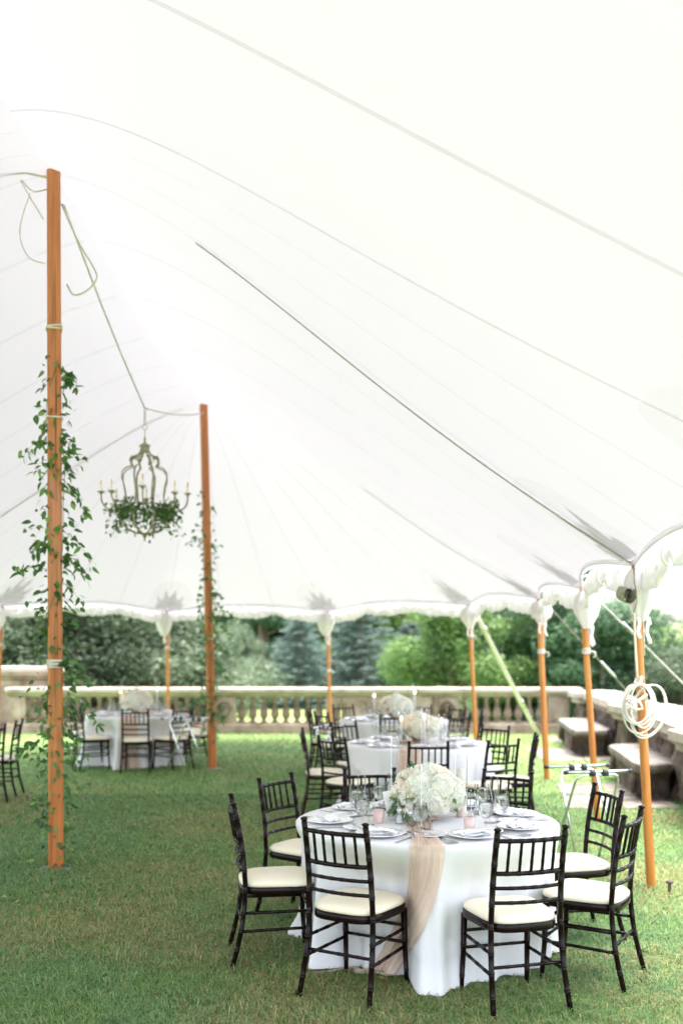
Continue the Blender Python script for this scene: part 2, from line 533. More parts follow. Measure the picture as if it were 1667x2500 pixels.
FLAGS = [[(3.15, 15.45), (3.75, 15.5), (4.1, 17.3), (3.2, 17.35)],
         [(3.80, 15.52), (4.25, 15.6), (4.5, 17.35), (4.16, 17.3)],
         [(2.50, 10.95), (3.05, 10.9), (3.20, 11.85), (2.62, 11.95)],
         [(3.10, 10.9), (3.70, 10.95), (3.80, 11.8), (3.25, 11.84)],
         [(2.66, 12.03), (3.16, 11.94), (3.3, 12.95), (2.78, 12.9)],
         [(3.21, 11.93), (3.85, 11.9), (3.98, 12.9), (3.36, 12.95)],
         [(3.9, 18.6), (4.5, 18.7), (4.6, 19.6), (4.05, 19.6)]]
def make_flags():
    rng = random.Random(3)
    root = empty('stone_paving', (0, 0, 0)); root['kind'] = 'structure'
    for q in FLAGS:
        mb = MB()
        pts = []
        for i in range(4):
            a = Vector((*q[i], 0)); b = Vector((*q[(i+1) % 4], 0))
            for k in range(5):
                p = a.lerp(b, k/5)
                pts.append((p.x+rng.uniform(-.02, .02), p.y+rng.uniform(-.02, .02)))
        c = Vector((sum(p[0] for p in pts)/20, sum(p[1] for p in pts)/20))
        n = len(pts); h = rng.uniform(.014, .024)
        vs = [(p[0], p[1], -.02) for p in pts] + [(p[0], p[1], h-.008) for p in pts] + [(lerp(p[0], c.x, .04), lerp(p[1], c.y, .04), h+rng.uniform(-.003, .003)) for p in pts]
        fs = [(i, (i+1) % n, n+(i+1) % n, n+i) for i in range(n)] + [(n+i, n+(i+1) % n, 2*n+(i+1) % n, 2*n+i) for i in range(n)] + [tuple(2*n+i for i in range(n))]
        mb.add(vs, fs)
        mb.build('flagstone', 'flag_stone', root, False)
make_flags()
make_grass()
def fallen_leaves():
    rd = random.Random(77); V, F, Cc = [], [], []
    for i in range(110):
        y = rd.uniform(3.4, 12); x = rd.uniform(-1, 1)*(.345*y+.4)
        if x > 3: continue
        a = rd.uniform(0, 6.3); l = rd.uniform(.018, .04); w = l*rd.uniform(.25, .45); z = rd.uniform(.02, .036)
        d = Vector((math.cos(a), math.sin(a), rd.uniform(-.3, .3))); s = Vector((-d.y, d.x, rd.uniform(-.5, .5)))
        p = Vector((x, y, z)); b = len(V)
        V += [p-d*l*.5, p+s*w, p+d*l*.5, p-s*w]; F += [(b, b+1, b+2, b+3)]
        c = rd.choice(((.30,.13,.06,1), (.38,.26,.10,1), (.22,.10,.05,1), (.42,.36,.16,1))); Cc += [c]*4
    o = link('fallen_leaves', flatmesh('fallen_leaves', np.array([tuple(v) for v in V]), np.array(F), 'foliage', np.array(Cc)))
    tag(o, 'small brown fallen leaves scattered over the lawn', 'leaves', kind='stuff')
fallen_leaves()

# ================================================================== STONE BALUSTRADE (far edge of the terrace)
BY = 20.6
def sweep_profile(mb, x0, x1, prof):
    # prof: list of (y,z) closed loop, swept along x
    n = len(prof)
    vs = [(x0, y, z) for y, z in prof]+[(x1, y, z) for y, z in prof]
    fs = [(i, (i+1) % n, n+(i+1) % n, n+i) for i in range(n)]+[tuple(range(n)), tuple(reversed(range(n, 2*n)))]
    mb.add(vs, fs)
def make_balustrade():
    root = empty('stone_balustrade', (0, BY, 0), 0, 'weathered tan stone balustrade with turned balusters closing the far lawn', 'balustrade')
    # cap rail in stones
    xs = [-6.9, -5.3, -3.9, -2.6, -1.25, .05, 1.35, 2.5, 3.6, 4.95]
    prof = [(-.06,.76),(-.10,.80),(-.10,.815),(-.17,.845),(-.19,.86),(-.19,.925),(-.17,.94),(.33,.94),(.35,.925),(.35,.86),(.26,.82),(.22,.76)]
    for a, b in zip(xs, xs[1:]):
        mb = MB(); sweep_profile(mb, a+.004, b-.004, prof); mb.build('cap_stone', 'stone_pale', root, False)
    for a, b in zip(xs, xs[1:]):
        mb = MB(); sweep_profile(mb, a+.003, b-.003, [(-.13,-.3),(-.13,.17),(-.09,.215),(.25,.215),(.29,.17),(.29,-.3)]); mb.build('plinth_stone', 'stone', root, False)
    mb = MB(); mb.box((-6.9, -.10, -3.2), (4.95, .26, -.302)); mb.build('retaining_wall', 'stone_rough', root, False)
    # piers: (x0,x1)
    piers = [(-6.85,-6.5), (-2.62,-2.20), (0.0,1.88), (1.90,2.42), (4.25,4.68), (-.33, -.02)]
    for a, b in piers:
        mb = MB(); mb.cbox((a, -.10, .216), (b, .26, .759), .015)
        if b-a < 1: mb.cbox((a+.07, -.118, .29), (b-.07, -.09, .69), .01)
        mb.build('pier', 'stone', root, False)
    # scroll consoles beside the piers
    for x in (-2.41, 2.16):
        mb = MB()
        pts = [(x + .16*math.cos(t)*(1-t/14), -.14, .48+.20*math.sin(t)*(1-t/14)) for t in np.linspace(0, 10, 40)]
        mb.tube(pts, .025, 6); mb.build('scroll_carving', 'stone_rough', root)
    prof = [(.060,.215),(.060,.245),(.045,.255),(.040,.275),(.066,.315),(.088,.365),(.090,.40),(.076,.46),(.050,.535),(.038,.585),(.036,.62),(.052,.635),(.052,.65),(.038,.665),(.045,.70),(.062,.715),(.062,.76)]
    mbb = MB(); mbb.lathe(prof, 14)
    for k in (0, -1):
        z0, z1 = ((.2151,.245), (.715,.7595))[k]
        mbb.box((-.07,-.07,z0), (.07,.07,z1))
    me = mbb.mesh('baluster', 'stone', True)
    bx = []
    for a, b in ((-2.18,-.35), (2.44,4.23), (-6.48,-2.64)):
        n = round((b-a)/.225)
        bx += [a+(k+.5)*(b-a)/n for k in range(n)]
    for x in bx:
        link('baluster', me, root, (x, .08, 0), (0, 0, random.uniform(-.1, .1)))
    # taller pier beyond the left end
    t = empty('gate_pier', (-6.75, 21.4, 0), 0, 'tall square stone pier behind the left end of the balustrade', 'pier')
    mb = MB(); mb.cbox((-.75, -.2, -2), (.55, .5, 1.10), .02); mb.build('shaft', 'stone', t, False)
    mb = MB(); mb.cbox((-.80, -.27, 1.101), (.58, .55, 1.17), .02); mb.cbox((-.85, -.33, 1.171), (.62, .6, 1.24), .015); mb.build('cornice', 'stone', t, False)
    mb = MB(); mb.cbox((-.9, -.36, 1.241), (.66, .66, 1.36), .02); mb.build('cap', 'stone_pale', t, False)
make_balustrade()

# ================================================================== SIDE WALL WITH BENCHES
def make_side_wall():
    root = empty('stone_parapet', (0, 0, 0), 0, 'low rough stone parapet wall with pale cap running along the right', 'wall')
    def run(name, mat, off0, off1, z0, z1, seg, rough=0, chop=None):
        ys = seg
        for a, b in zip(ys, ys[1:]):
            mb = MB()
            nu = 20; nv = 22 if rough > .05 else 4
            def P(o, y): return Vector((wall_x(y)+o, y, 0))
            # inner face as displaced grid
            def fn(u, v):
                y = lerp(a+.004, b-.004, u); z = lerp(z0, z1, v)
                d = rough*(nz(y*2.1, z*3.1)+.7*nz(y*7, z*8, 4)) if 0 < v < 1 else 0
                p = P(off0-d, y); return (p.x, p.y, z)
            mb.grid(fn, nu, nv)
            def top(u, v):
                y = lerp(a+.004, b-.004, u); p = P(lerp(off0, off1, v), y); return (p.x, p.y, z1)
            mb.grid(top, nu, 1)
            def outer(u, v):
                y = lerp(a+.004, b-.004, u); p = P(off1, y); return (p.x, p.y, lerp(z1, z0, v))
            mb.grid(outer, nu, 1)
            for y in (a+.004, b-.004):
                p, q = P(off0, y), P(off1, y)
                mb.add([(p.x,p.y,z0),(q.x,q.y,z0),(q.x,q.y,z1),(p.x,p.y,z1)], [(0,1,2,3)])
            mb.build(name, mat, root, rough > 0)
    ys = [6.0, 7.3, 8.5, 9.6, 10.75, 11.9, 13.0, 14.2, 15.2, 16.4, 17.6, 18.7, 19.6, 20.42]
    run('wall_block', 'stone_rough', 0, .42, -2.5, .66, ys, .12)
    run('moulding', 'stone', -.04, .46, .661, .72, ys, .0)
    run('moulding', 'stone', -.08, .50, .721, .775, ys, .0)
    run('cap_stone', 'stone_pale', -.13, .56, .776, .90, [6.0, 7.6, 9.0, 10.4, 12.0, 13.6, 15.1, 16.8, 18.6, 20.40], .012)
    for y, w in ((10.0, .62), (14.75, .5), (19.3, .5)):
        x = wall_x(y)
        mb = MB()
        def fn(u, v):
            a = u*4; k = int(a) % 4; t = a-int(a)
            cs = [(-.17,-w/2), (.50,-w/2), (.50,w/2), (-.17,w/2)]
            p = cs[k]; q = cs[(k+1) % 4]
            px, py = lerp(p[0], q[0], t), lerp(p[1], q[1], t)
            z = lerp(-.3, .70, v)
            d = .05*(nz(px*5+y, py*5, z*4)+.5*nz(px*12, py*12+y, z*9))
            n = Vector((px-.165, py, 0)).normalized()
            return (x+px+n.x*d, y+py+n.y*d, z)
        mb.grid(fn, 48, 14, closeu=True); mb.build('pier', 'stone_rough', root)
        mb = MB(); mb.cbox((x-.24, y-w/2-.07, .701), (x+.57, y+w/2+.07, .80), .02); mb.cbox((x-.30, y-w/2-.12, .801), (x+.62, y+w/2+.12, .925), .015)
        mb.build('pier_cap', 'stone_pale', root, False)
make_side_wall()
def make_bench(q, label):
    # q: front-left, front-right, back-right, back-left corners of the seat slab (plan)
    c = sum((Vector(p) for p in q), Vector((0, 0)))/4
    root = empty('stone_bench', (c.x, c.y, 0), 0, label, 'bench')
    def ring(s, z): return [((p[0]-c.x)*s, (p[1]-c.y)*s, z) for p in outline]
    outline = []
    for i in range(4):
        a, b = Vector(q[i]), Vector(q[(i+1) % 4])
        for k in range(6):
            p = a.lerp(b, (k+.4)/6.2); outline.append((p.x+.012*nz(p.x*3, p.y*3), p.y+.012*nz(p.y*3, p.x*4)))
    n = len(outline)
    mb = MB()
    zs = [(.90,.335),(.95,.35),(.96,.375),(1.0,.39),(1.0,.435),(.985,.452),(.9,.455)]
    for s, z in zs: mb.v += ring(s, z)
    for k in range(len(zs)-1):
        for i in range(n): mb.f.append((k*n+i, k*n+(i+1) % n, (k+1)*n+(i+1) % n, (k+1)*n+i))
    mb.f.append(tuple((len(zs)-1)*n+i for i in range(n))); mb.f.append(tuple(reversed(range(n))))
    mb.build('seat_slab', 'flag_stone', root, False)
    # carved block base and a bracket at each end
    mb = MB()
    zs = [(.84,-.02),(.84,.06),(.80,.07),(.80,.27),(.86,.31),(.88,.334)]
    for s, z in zs:
        mb.v += [((p[0]-c.x)*s+.03+.02*nz(p[0]*6, p[1]*6, z*9), (p[1]-c.y)*s, z) for p in outline]
    for k in range(len(zs)-1):
        for i in range(n): mb.f.append((k*n+i, k*n+(i+1) % n, (k+1)*n+(i+1) % n, (k+1)*n+i))
    mb.build('base', 'stone_rough', root)
    for t in (.12, .88):
        p = (Vector(q[0]).lerp(Vector(q[3]), t)); p = p.lerp(c, .06)
        mb = MB()
        pts = [(p.x-c.x+.04+.07*math.cos(a)*.6, p.y-c.y, .20+.12*math.sin(a)) for a in np.linspace(-1.6, 4.2, 16)]
        mb.tube(pts, [.05-.001*i for i in range(16)], 8); mb.build('bracket', 'stone_rough', root)
make_bench([(3.32,11.2),(3.86,11.4),(4.20,13.85),(3.62,13.6)], 'wide mossy stone bench built against the wall behind the nearest outer poles')
make_bench([(3.69,15.9),(4.35,16.0),(4.62,18.75),(4.02,18.6)], 'smaller looking stone bench along the wall near the far corner')

# ================================================================== TREES BEYOND
def leaf_cloud(rng, centers, radii, n, size, shell=.55, flat=1.0):
    """n leaf quads spread through ellipsoid lobes"""
    w = np.array([r[0]*r[1]*r[2] for r in radii])**(2/3); w /= w.sum()
    k = rng.choice(len(centers), n, p=w)
    C = np.array(centers)[k]; Rr = np.array(radii)[k]
    d = rng.normal(size=(n, 3)); d /= np.linalg.norm(d, axis=1)[:,None]
    r = rng.uniform(shell, 1.06, n)**.7
    p = C + d*Rr*r[:,None]
    nrm = d*.7 + rng.normal(size=(n, 3))*.6 + np.array([0, 0, .3*flat]); nrm /= np.linalg.norm(nrm, axis=1)[:,None]
    t = np.cross(nrm, rng.normal(size=(n, 3))); t /= np.linalg.norm(t, axis=1)[:,None]
    b = np.cross(nrm, t)
    s = rng.uniform(.6, 1.3, n)[:,None]*size
    pos = np.stack([p-t*s, p+b*s*.45+nrm*s*.12, p+t*s, p-b*s*.45+nrm*s*.12], 1)
    return pos, d, r
def tree_mesh(kind, seed):
    rng = np.random.default_rng(seed); rd = random.Random(seed)
    tr = MB()
    if kind == 'spruce':
        H = 7.0
        tr.tube([(0,0,-.5),(0.03,0,3),(0,0,H)], [.16,.10,.015], 8)
        P = []; Cc = []
        z = .35
        while z < H*.985:
            t = z/H; L = 2.5*(1-t)**.8+.12
            nb = int(9+7*(1-t))
            for k in range(nb):
                a = rd.uniform(0, 2*PI); l = L*rd.uniform(.75, 1.1)
                droop = rd.uniform(.12, .3)
                n = int(10+26*l)
                s = rng.random(n)**.7
                px = np.cos(a)*l*s; py = np.sin(a)*l*s; pz = z - droop*l*s + .22*l*s*s
                wid = .30*l*(1-s*.75)*rng.uniform(-1, 1, n)
                px = px - np.sin(a)*wid; py = py + np.cos(a)*wid
                c = np.stack([px, py, pz+rng.normal(size=n)*.03], 1)
                d = np.stack([np.cos(a)+rng.normal(size=n)*.5, np.sin(a)+rng.normal(size=n)*.5, rng.normal(size=n)*.25-.05], 1)
                d /= np.linalg.norm(d, axis=1)[:,None]
                u = np.cross(d, rng.normal(size=(n,3))); u /= np.linalg.norm(u, axis=1)[:,None]
                sz = rng.uniform(.08, .15, n)[:,None]
                P.append(np.stack([c-d*sz*.5, c+u*sz*.20, c+d*sz, c-u*sz*.20], 1))
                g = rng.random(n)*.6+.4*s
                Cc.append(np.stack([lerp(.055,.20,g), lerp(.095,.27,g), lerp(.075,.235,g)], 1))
            z += .13+.10*(1-t)
        pos = np.concatenate(P); col = np.concatenate(Cc)
    elif kind == 'pine':
        H = 8.5
        tr.tube([(0,0,-.5),(.15,.05,3),(-.1,0,6),(0,0,8)], [.24,.19,.12,.04], 9)
        cs, rs = [], []
        for i in range(26):
            z = rd.uniform(1.6, 8.2); a = rd.uniform(0, 2*PI); l = rd.uniform(.6, 2.6)*(1.15-z/11)
            c = (math.cos(a)*l, math.sin(a)*l, z+.2); cs.append(c); s = rd.uniform(.55, 1.0)
            rs.append((s*1.1, s*1.1, s*.42))
            tr.tube([(0,0,z-.25),(c[0]*.5,c[1]*.5,z-.05),c], [.07,.045,.015], 5)
        pos, d, r = leaf_cloud(rng, cs, rs, 15000, .12, .1)
        pos[:,[1,3]] = pos[:,[1,3]]*.6+pos[:,[0,2]].mean(1)[:,None]*.4
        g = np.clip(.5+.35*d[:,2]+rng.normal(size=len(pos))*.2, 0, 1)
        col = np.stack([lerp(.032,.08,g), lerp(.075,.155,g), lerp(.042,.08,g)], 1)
    else:
        H = {'dark': 8.0, 'bright': 6.5, 'olive': 5.0, 'shrub': 3.0}[kind]
        tr.tube([(0,0,-.5),(.1,.05,H*.3),(-.05,.1,H*.55),(.1,0,H*.85)], [.2,.15,.09,.03], 8)
        cs, rs = [], []
        for i in range(24):
            a = rd.uniform(0, 2*PI); z = rd.uniform(.16, .92)*H
            l = rd.uniform(.2, 1)*H*.33*math.sin(PI*min(1, (z/H)*.8+.18))
            c = (math.cos(a)*l, math.sin(a)*l, z); cs.append(c); s = H*rd.uniform(.09, .17)
            rs.append((s*1.15, s*1.15, s*.8))
            tr.tube([(0,0,z*.75),(c[0]*.5,c[1]*.5,z*.9),c], [.06,.04,.015], 5)
        pos, d, r = leaf_cloud(rng, cs, rs, 24000, {'dark': .10, 'bright': .09, 'olive': .055, 'shrub': .05}[kind], .2)
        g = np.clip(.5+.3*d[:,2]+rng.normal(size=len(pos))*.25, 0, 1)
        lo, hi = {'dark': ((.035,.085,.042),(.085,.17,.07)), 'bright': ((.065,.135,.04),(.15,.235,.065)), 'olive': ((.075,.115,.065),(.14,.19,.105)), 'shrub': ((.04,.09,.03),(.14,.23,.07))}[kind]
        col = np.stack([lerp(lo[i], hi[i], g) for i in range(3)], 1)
    n = len(pos)
    c4 = np.ones((n, 4, 4)); c4[:,:,:3] = col[:,None,:]
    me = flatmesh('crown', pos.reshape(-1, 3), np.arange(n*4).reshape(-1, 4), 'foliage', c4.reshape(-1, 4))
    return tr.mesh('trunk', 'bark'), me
TREES = {}
for i, k in enumerate(('spruce', 'pine', 'dark', 'bright', 'olive', 'shrub')):
    TREES[k] = tree_mesh(k, 40+i)
TREES['dark2'] = tree_mesh('dark', 71); TREES['olive2'] = tree_mesh('olive', 72)
def tree(kind, px, d, sc, z0, label, rz=0, wx=1.0, name=None):
    x = (px-833.5)/2431*d
    nm = name or {'spruce':'spruce_tree','pine':'pine_tree','dark':'leafy_tree','dark2':'leafy_tree','bright':'leafy_tree','olive':'leafy_tree','olive2':'leafy_tree','shrub':'shrub'}[kind]
    root = empty(nm, (x, d, z0), rz, label, 'shrub' if kind == 'shrub' else 'tree', 'trees beyond the balustrade')
    root.scale = (sc*wx, sc*wx, sc)
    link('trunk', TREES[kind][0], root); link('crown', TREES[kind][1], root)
tree('olive', 35, 28, 1.25, -2.0, 'grey green tree at the far left behind the tall stone pier', 0, 1.3)
tree('olive2', 205, 27, 1.25, -2.0, 'olive tree behind the near vine pole and left banquet table', 1, 1.45)
tree('olive', 345, 29, 1.2, -2.0, 'olive tree just left of the far vine pole', 2.2, 1.4)
tree('olive2', 455, 31, 1.2, -2.0, 'olive tree directly behind the far vine pole', 3, 1.3)
tree('olive', 570, 70, 2.05, -6.5, 'rounded grey green tree just right of the far vine pole', 4, 1.05)
tree('pine', 270, 46, 1.3, -3, 'tall dark pine rising behind the olive trees at left', 0, 1.2)
tree('pine', 645, 84, 1.9, -7, 'dark green pine left of the middle back pole', 1.2, 1.5)
tree('pine', 735, 92, 2.0, -7, 'dark pine partly hidden by the middle back pole', 2.4, 1.4)
tree('spruce', 730, 70, 1.5, -6.2, 'smaller blue grey spruce beside the middle back pole', .4, 1.35)
tree('spruce', 880, 72, 1.75, -6.4, 'large blue grey spruce at the centre above the balustrade', 1.4, 1.45)
tree('spruce', 1000, 70, 1.4, -6.2, 'blue grey spruce right of the largest spruce', 2.2, 1.4)
tree('bright', 870, 92, 2.3, -7, 'bright yellow green tree rising behind the centre spruce', 0, 1.1)
tree('bright', 975, 96, 2.2, -7, 'yellow green tree behind the right hand spruce', 1.1, 1.1)
tree('bright', 1105, 38, 1.02, -2.6, 'bright green bushy tree left of the corner tent pole', 2.1, 1.0)
tree('olive2', 1180, 44, 1.45, -3, 'yellowish olive tree behind the slanting white strap', 2.6, 1.0)
tree('bright', 1265, 40, .95, -3, 'yellow green tree between the strap and the thick outer pole', 3.4, 1.0)
tree('dark', 1235, 58, 1.35, -3, 'dark tree behind the yellow green tree at right', .5, 1.3)
tree('dark2', 1370, 40, 1.05, -3, 'large dark leafy tree behind the third outer pole', 1.5, 1.3)
tree('dark', 1470, 37, .80, -3, 'dark leafy tree between the two nearest outer poles', 2.5, 1.25)
tree('dark2', 1560, 42, .84, -3.2, 'dark leafy tree behind the coiled rope', 3.3, 1.2)
tree('olive', 1655, 36, .95, -2.8, 'pale olive tree at the right edge of the picture', 4.4, 1.25)
tree('dark', 1760, 44, .85, -3.2, 'dark tree past the right edge behind the parapet', 5.1, 1.3)
tree('shrub', 1600, 26, .8, -2.4, 'low green shrub over the parapet near the coiled rope', 1, 1.4)
tree('shrub', 1480, 29, .8, -2.4, 'low shrub over the parapet behind the second outer pole', 2, 1.4)
tree('shrub', 1215, 25, .62, -2.0, 'green shrub seen through the right hand balusters', 3, 1.2)
tree('shrub', 60, 24.5, .75, -2.0, 'dark shrub seen behind the left balusters', 4, 1.3)
tree('shrub', 330, 25, .70, -2.0, 'green shrub behind the left banquet table and balusters', 5, 1.5)
tree('shrub', 1075, 27, .9, -2.0, 'deep green shrub behind the back table candles', 5.5, 1.3)
for k, (px, d, sc, kd, lb) in enumerate(((480, 108, 2.4, 'dark', 'distant dark tree behind the far vine pole'), (560, 114, 2.6, 'dark2', 'distant dark tree behind the rounded grey green tree'), (640, 112, 2.5, 'dark', 'distant dark tree behind the dark pines'), (715, 118, 2.5, 'dark2', 'distant dark tree left of the middle back pole'),
        (790, 116, 2.5, 'dark', 'distant dark tree right of the middle back pole'), (930, 120, 2.6, 'dark2', 'distant dark tree behind the bright centre trees'), (1060, 112, 2.5, 'dark', 'distant dark tree behind the right spruce'), (1150, 110, 2.4, 'dark2', 'distant dark tree behind the corner tent pole'))):
    tree(kd, px, d, sc, -6.5, lb, k*1.3, 1.25)


# ================================================================== TENT
# eave points (x, y, z) with the ridge station each runs up to
EAVE = [((2.0,.6,2.42),1.6), ((2.05,2.0,2.42),3.4), ((2.15,4.2,2.41),7.1), ((2.155,7.34,2.41),8.0), ((2.47,10.25,2.41),11.3), ((2.65,13.4,2.46),14.5),
        ((2.12,16.6,2.51),14.6), ((-.27,19.4,2.50),14.6), ((-3.4,19.4,2.50),14.6), ((-5.66,16.6,2.50),14.6), ((-6.45,13.4,2.46),14.5),
        ((-6.6,10.25,2.42),11.3), ((-6.6,7.34,2.41),8.0), ((-6.6,4.2,2.41),7.1), ((-6.6,2.0,2.41),3.4), ((-6.5,.6,2.42),1.6)]
def ridge(y):
    x = -2.31+.044*(y-8)
    z = 5.60 - .040*(y-8) - .16*math.sin(PI*(y-8)/6.6)**2
    return Vector((x, y, z))
def eave_pt(b, u):
    p, q = Vector(EAVE[b][0]), Vector(EAVE[b+1][0])
    m = p.lerp(q, u); s = math.sin(PI*u)
    ry = lerp(EAVE[b][1], EAVE[b+1][1], u); c = ridge(ry)
    inw = Vector((c.x-m.x, c.y-m.y, 0)).normalized()
    return m + inw*.14*s + Vector((0, 0, .11*s))
def canvas(b, u, t):
    e = eave_pt(b, u); c = ridge(lerp(EAVE[b][1], EAVE[b+1][1], u))
    k = 1-t + .66*t*(1-t)**3
    p = c.lerp(e, t); p.z = e.z + (c.z-e.z)*k
    p.z += .07*math.sin(PI*u)*math.sin(PI*t**1.3)
    return p
TENT = empty('sailcloth_tent', (-2.2, 8.6, 0), 0, 'white sailcloth pole tent canopy spanning the whole top of the picture', 'tent')
OFF = Vector((2.2, -8.6, 0))
def tentpart(mb, name, mat, parent=TENT, smooth=True):
    mb.v = [(p[0]+OFF.x, p[1]+OFF.y, p[2]) for p in mb.v]
    return mb.build(name, mat, parent, smooth)
def make_tent():
    nb = len(EAVE)-1
    mb = MB(); per = 14
    def fn(u, v):
        a = u*nb; b = min(int(a), nb-1)
        t = v
        p = canvas(b, a-b, t)
        p.z += .006*nz(p.x*1.3, p.y*1.3)
        return tuple(p)
    mb.grid(fn, nb*per, 44)
    tentpart(mb, 'canvas', 'canvas')
    def on(a, t):
        b = max(0, min(int(math.floor(a)), nb-1)); return canvas(b, a-b, t)
    def strip(b, u, w, off, t0, t1, name, mat, n=40, sag=0):
        mb = MB()
        L = (Vector(EAVE[min(b+1, nb)][0])-Vector(EAVE[b][0])).length
        da = w/2/L; vs = []
        for i in range(n+1):
            t = lerp(t0, t1, i/n); dz = -off - sag*math.sin(PI*i/n)
            k = da/max(.25, t) if 6 <= b+u <= 9.01 else da
            for p in (on(b+u-k, t), on(b+u, t), on(b+u+k, t)): vs.append((p.x, p.y, p.z+dz))
        mb.add(vs, [(3*i+j, 3*i+j+1, 3*i+j+4, 3*i+j+3) for i in range(n) for j in (0, 1)])
        return tentpart(mb, name, mat)
    for b in range(nb):
        us = (.5,) if b in (1, nb-2) else (.333, .667)
        for u in us:
            strip(b, u, .030 if b == 1 else .045, .010, .02, .995, 'seam', 'canvas_seam' if b == 1 else 'canvas_faint')
    for i in range(1, nb):
        if i == 2:
            strip(i, 0, .038, .010, .0, .99, 'seam', 'canvas_seam'); continue
        strip(i, 0, .05, .009, .02, .99, 'seam', 'canvas_faint')
        if i in (3, 5, 10):
            strip(i, 0, .052, .030, {3: .26, 5: .50, 10: .06}[i], .995, 'webbing_strap', 'webbing', 40, .03)
    # eave rope hem
    for b in range(nb):
        mb = MB()
        mb.tube([eave_pt(b, k/14)+Vector((0,0,-.012)) for k in range(15)], .020, 8)
        mb.v = [(p[0], p[1], p[2]) for p in mb.v]
        tentpart(mb, 'hem', 'hem_cloth')
        mb = MB()   # hem band hanging below
        mb.grid(lambda u, v: tuple(eave_pt(b, u)+Vector((0,0,-.012-.055*v-.006*v*math.sin(u*60)))), 30, 2)
        tentpart(mb, 'hem_band', 'hem_cloth')
    # pointed reinforcement patches over each outer pole
    half = [(0.015,.33),(.14,.40),(.24,.36),(.22,.24),(.62,.30),(.40,.10),(.52,.045),(.30,0)]
    half2 = [(0.015,.33),(.16,.42),(.20,.30),(.46,.40),(.33,.19),(.74,.16),(.46,.0)]
    for i in range(2, nb-2):
        P = Vector(EAVE[i][0])
        hf = half if i in (3, 4, 5) else half2
        hf = [(a*.86, b*.82) for a, b in hf]
        out = [(a, b) for a, b in hf] + [(a, -b) for a, b in reversed(hf[:-1])]
        c = ridge(EAVE[i][1]); L = Vector((c.x-P.x, c.y-P.y)).length
        def sp(a, bb, dz):
            if bb >= 0:
                bay = i; q = Vector(EAVE[i+1][0]); u = bb/(q-P).length
            else:
                bay = i-1; q = Vector(EAVE[i-1][0]); u = 1+bb/(q-P).length
            p = canvas(bay, u, max(.02, 1-a/L)); return (p.x, p.y, p.z-dz)
        mb = MB()
        vs = [sp(.12, 0, .016)]+[sp(a, b, .016) for a, b in out]
        n = len(out)
        mb.add(vs, [(0, k+1, (k+1) % n+1) for k in range(n)])
        tentpart(mb, 'reinforcement_patch', 'canvas_patch', smooth=False)
        mb = MB()
        rr = [(.02+.95*math.sin(t)**.8*(.9), .52*math.cos(t)) for t in np.linspace(0.02, PI-.02, 22)]
        vs = [sp(.3, 0, .006)]+[sp(a, b, .006) for a, b in rr]; n = len(rr)
        mb.add(vs, [(0, k+1, (k+1) % n+1) for k in range(n)])
        tentpart(mb, 'reinforcement_base', 'canvas_backing')
make_tent()

# gathered sidewalls hung under the eaves, one per bay
def sidewall(b, label, lobes=3, amp=.20, seed=0):
    c = eave_pt(b, .5)
    root = empty('gathered_sidewall', (c.x, c.y, 0), 0, label, 'tent curtain', 'sidewalls rolled up under the eaves')
    mb = MB()
    p0, p1 = eave_pt(b, 0), eave_pt(b, 1)
    dr = (p1-p0); dr.z = 0; dr.normalize(); outw = Vector((dr.y, -dr.x, 0))
    if outw.dot(Vector((c.x+2.2, c.y-9, 0))) < 0: outw = -outw
    nv = 26
    def fn(u, v):
        e = eave_pt(b, u)
        l = abs(math.sin(PI*u*lobes))**.55
        wob = nz(u*9+seed, 3.1, 0)
        h = .10+amp*l*(.85+.3*nz(u*3+seed, 7, 1)) + .04*wob
        th = .010+.026*l
        a = 2*PI*v
        # drop shaped loop hanging from the hem
        y = math.sin(a)*th*(.55+.45*math.sin(a/2)**2)
        z = -.055 - h*.5*(1-math.cos(a))
        wr = .026*(1-2*abs(nz(u*22+seed, v*4, 2)))*l+.022*(.5-abs(nz(u*47+seed+v*3, v*6, 5)))-.01
        q = e + outw*(y+wr*1.2+.05) + Vector((0,0,z+wr*math.sin(a/2)))
        return (q.x-c.x, q.y-c.y, q.z)
    mb.grid(fn, 150, nv)
    mb.build('rolled_cloth', 'sidewall', root)
    for k in range(1, lobes):
        u = k/lobes; e = eave_pt(b, u)-Vector((c.x, c.y, 0))
        mb = MB(); pts = []
        for a in np.linspace(0, 2*PI, 15)[:-1]:
            q = e+outw*(.05+.060*math.sin(a))+Vector((0,0,-.055-.075*(1-math.cos(a)))); pts.append(tuple(q))
        mb.tube(pts, .009, 5, closed=True)
        mb.build('tie_strap', 'tie_strap', root)
NAMES = {2: 'rolled white sidewall under the eave at the right edge of the picture', 3: 'rolled white sidewall between the two nearest outer poles', 4: 'rolled white sidewall between the second and third outer poles',
         5: 'rolled white sidewall between the third outer pole and the corner pole', 6: 'white scalloped sidewall between corner pole and middle back pole',
         7: 'white scalloped sidewall along the back behind the far vine pole', 8: 'white scalloped sidewall at far left behind the near vine pole'}
for b, l in NAMES.items():
    sidewall(b, l, 3, .16 if b < 6 else .14, b*7.7)

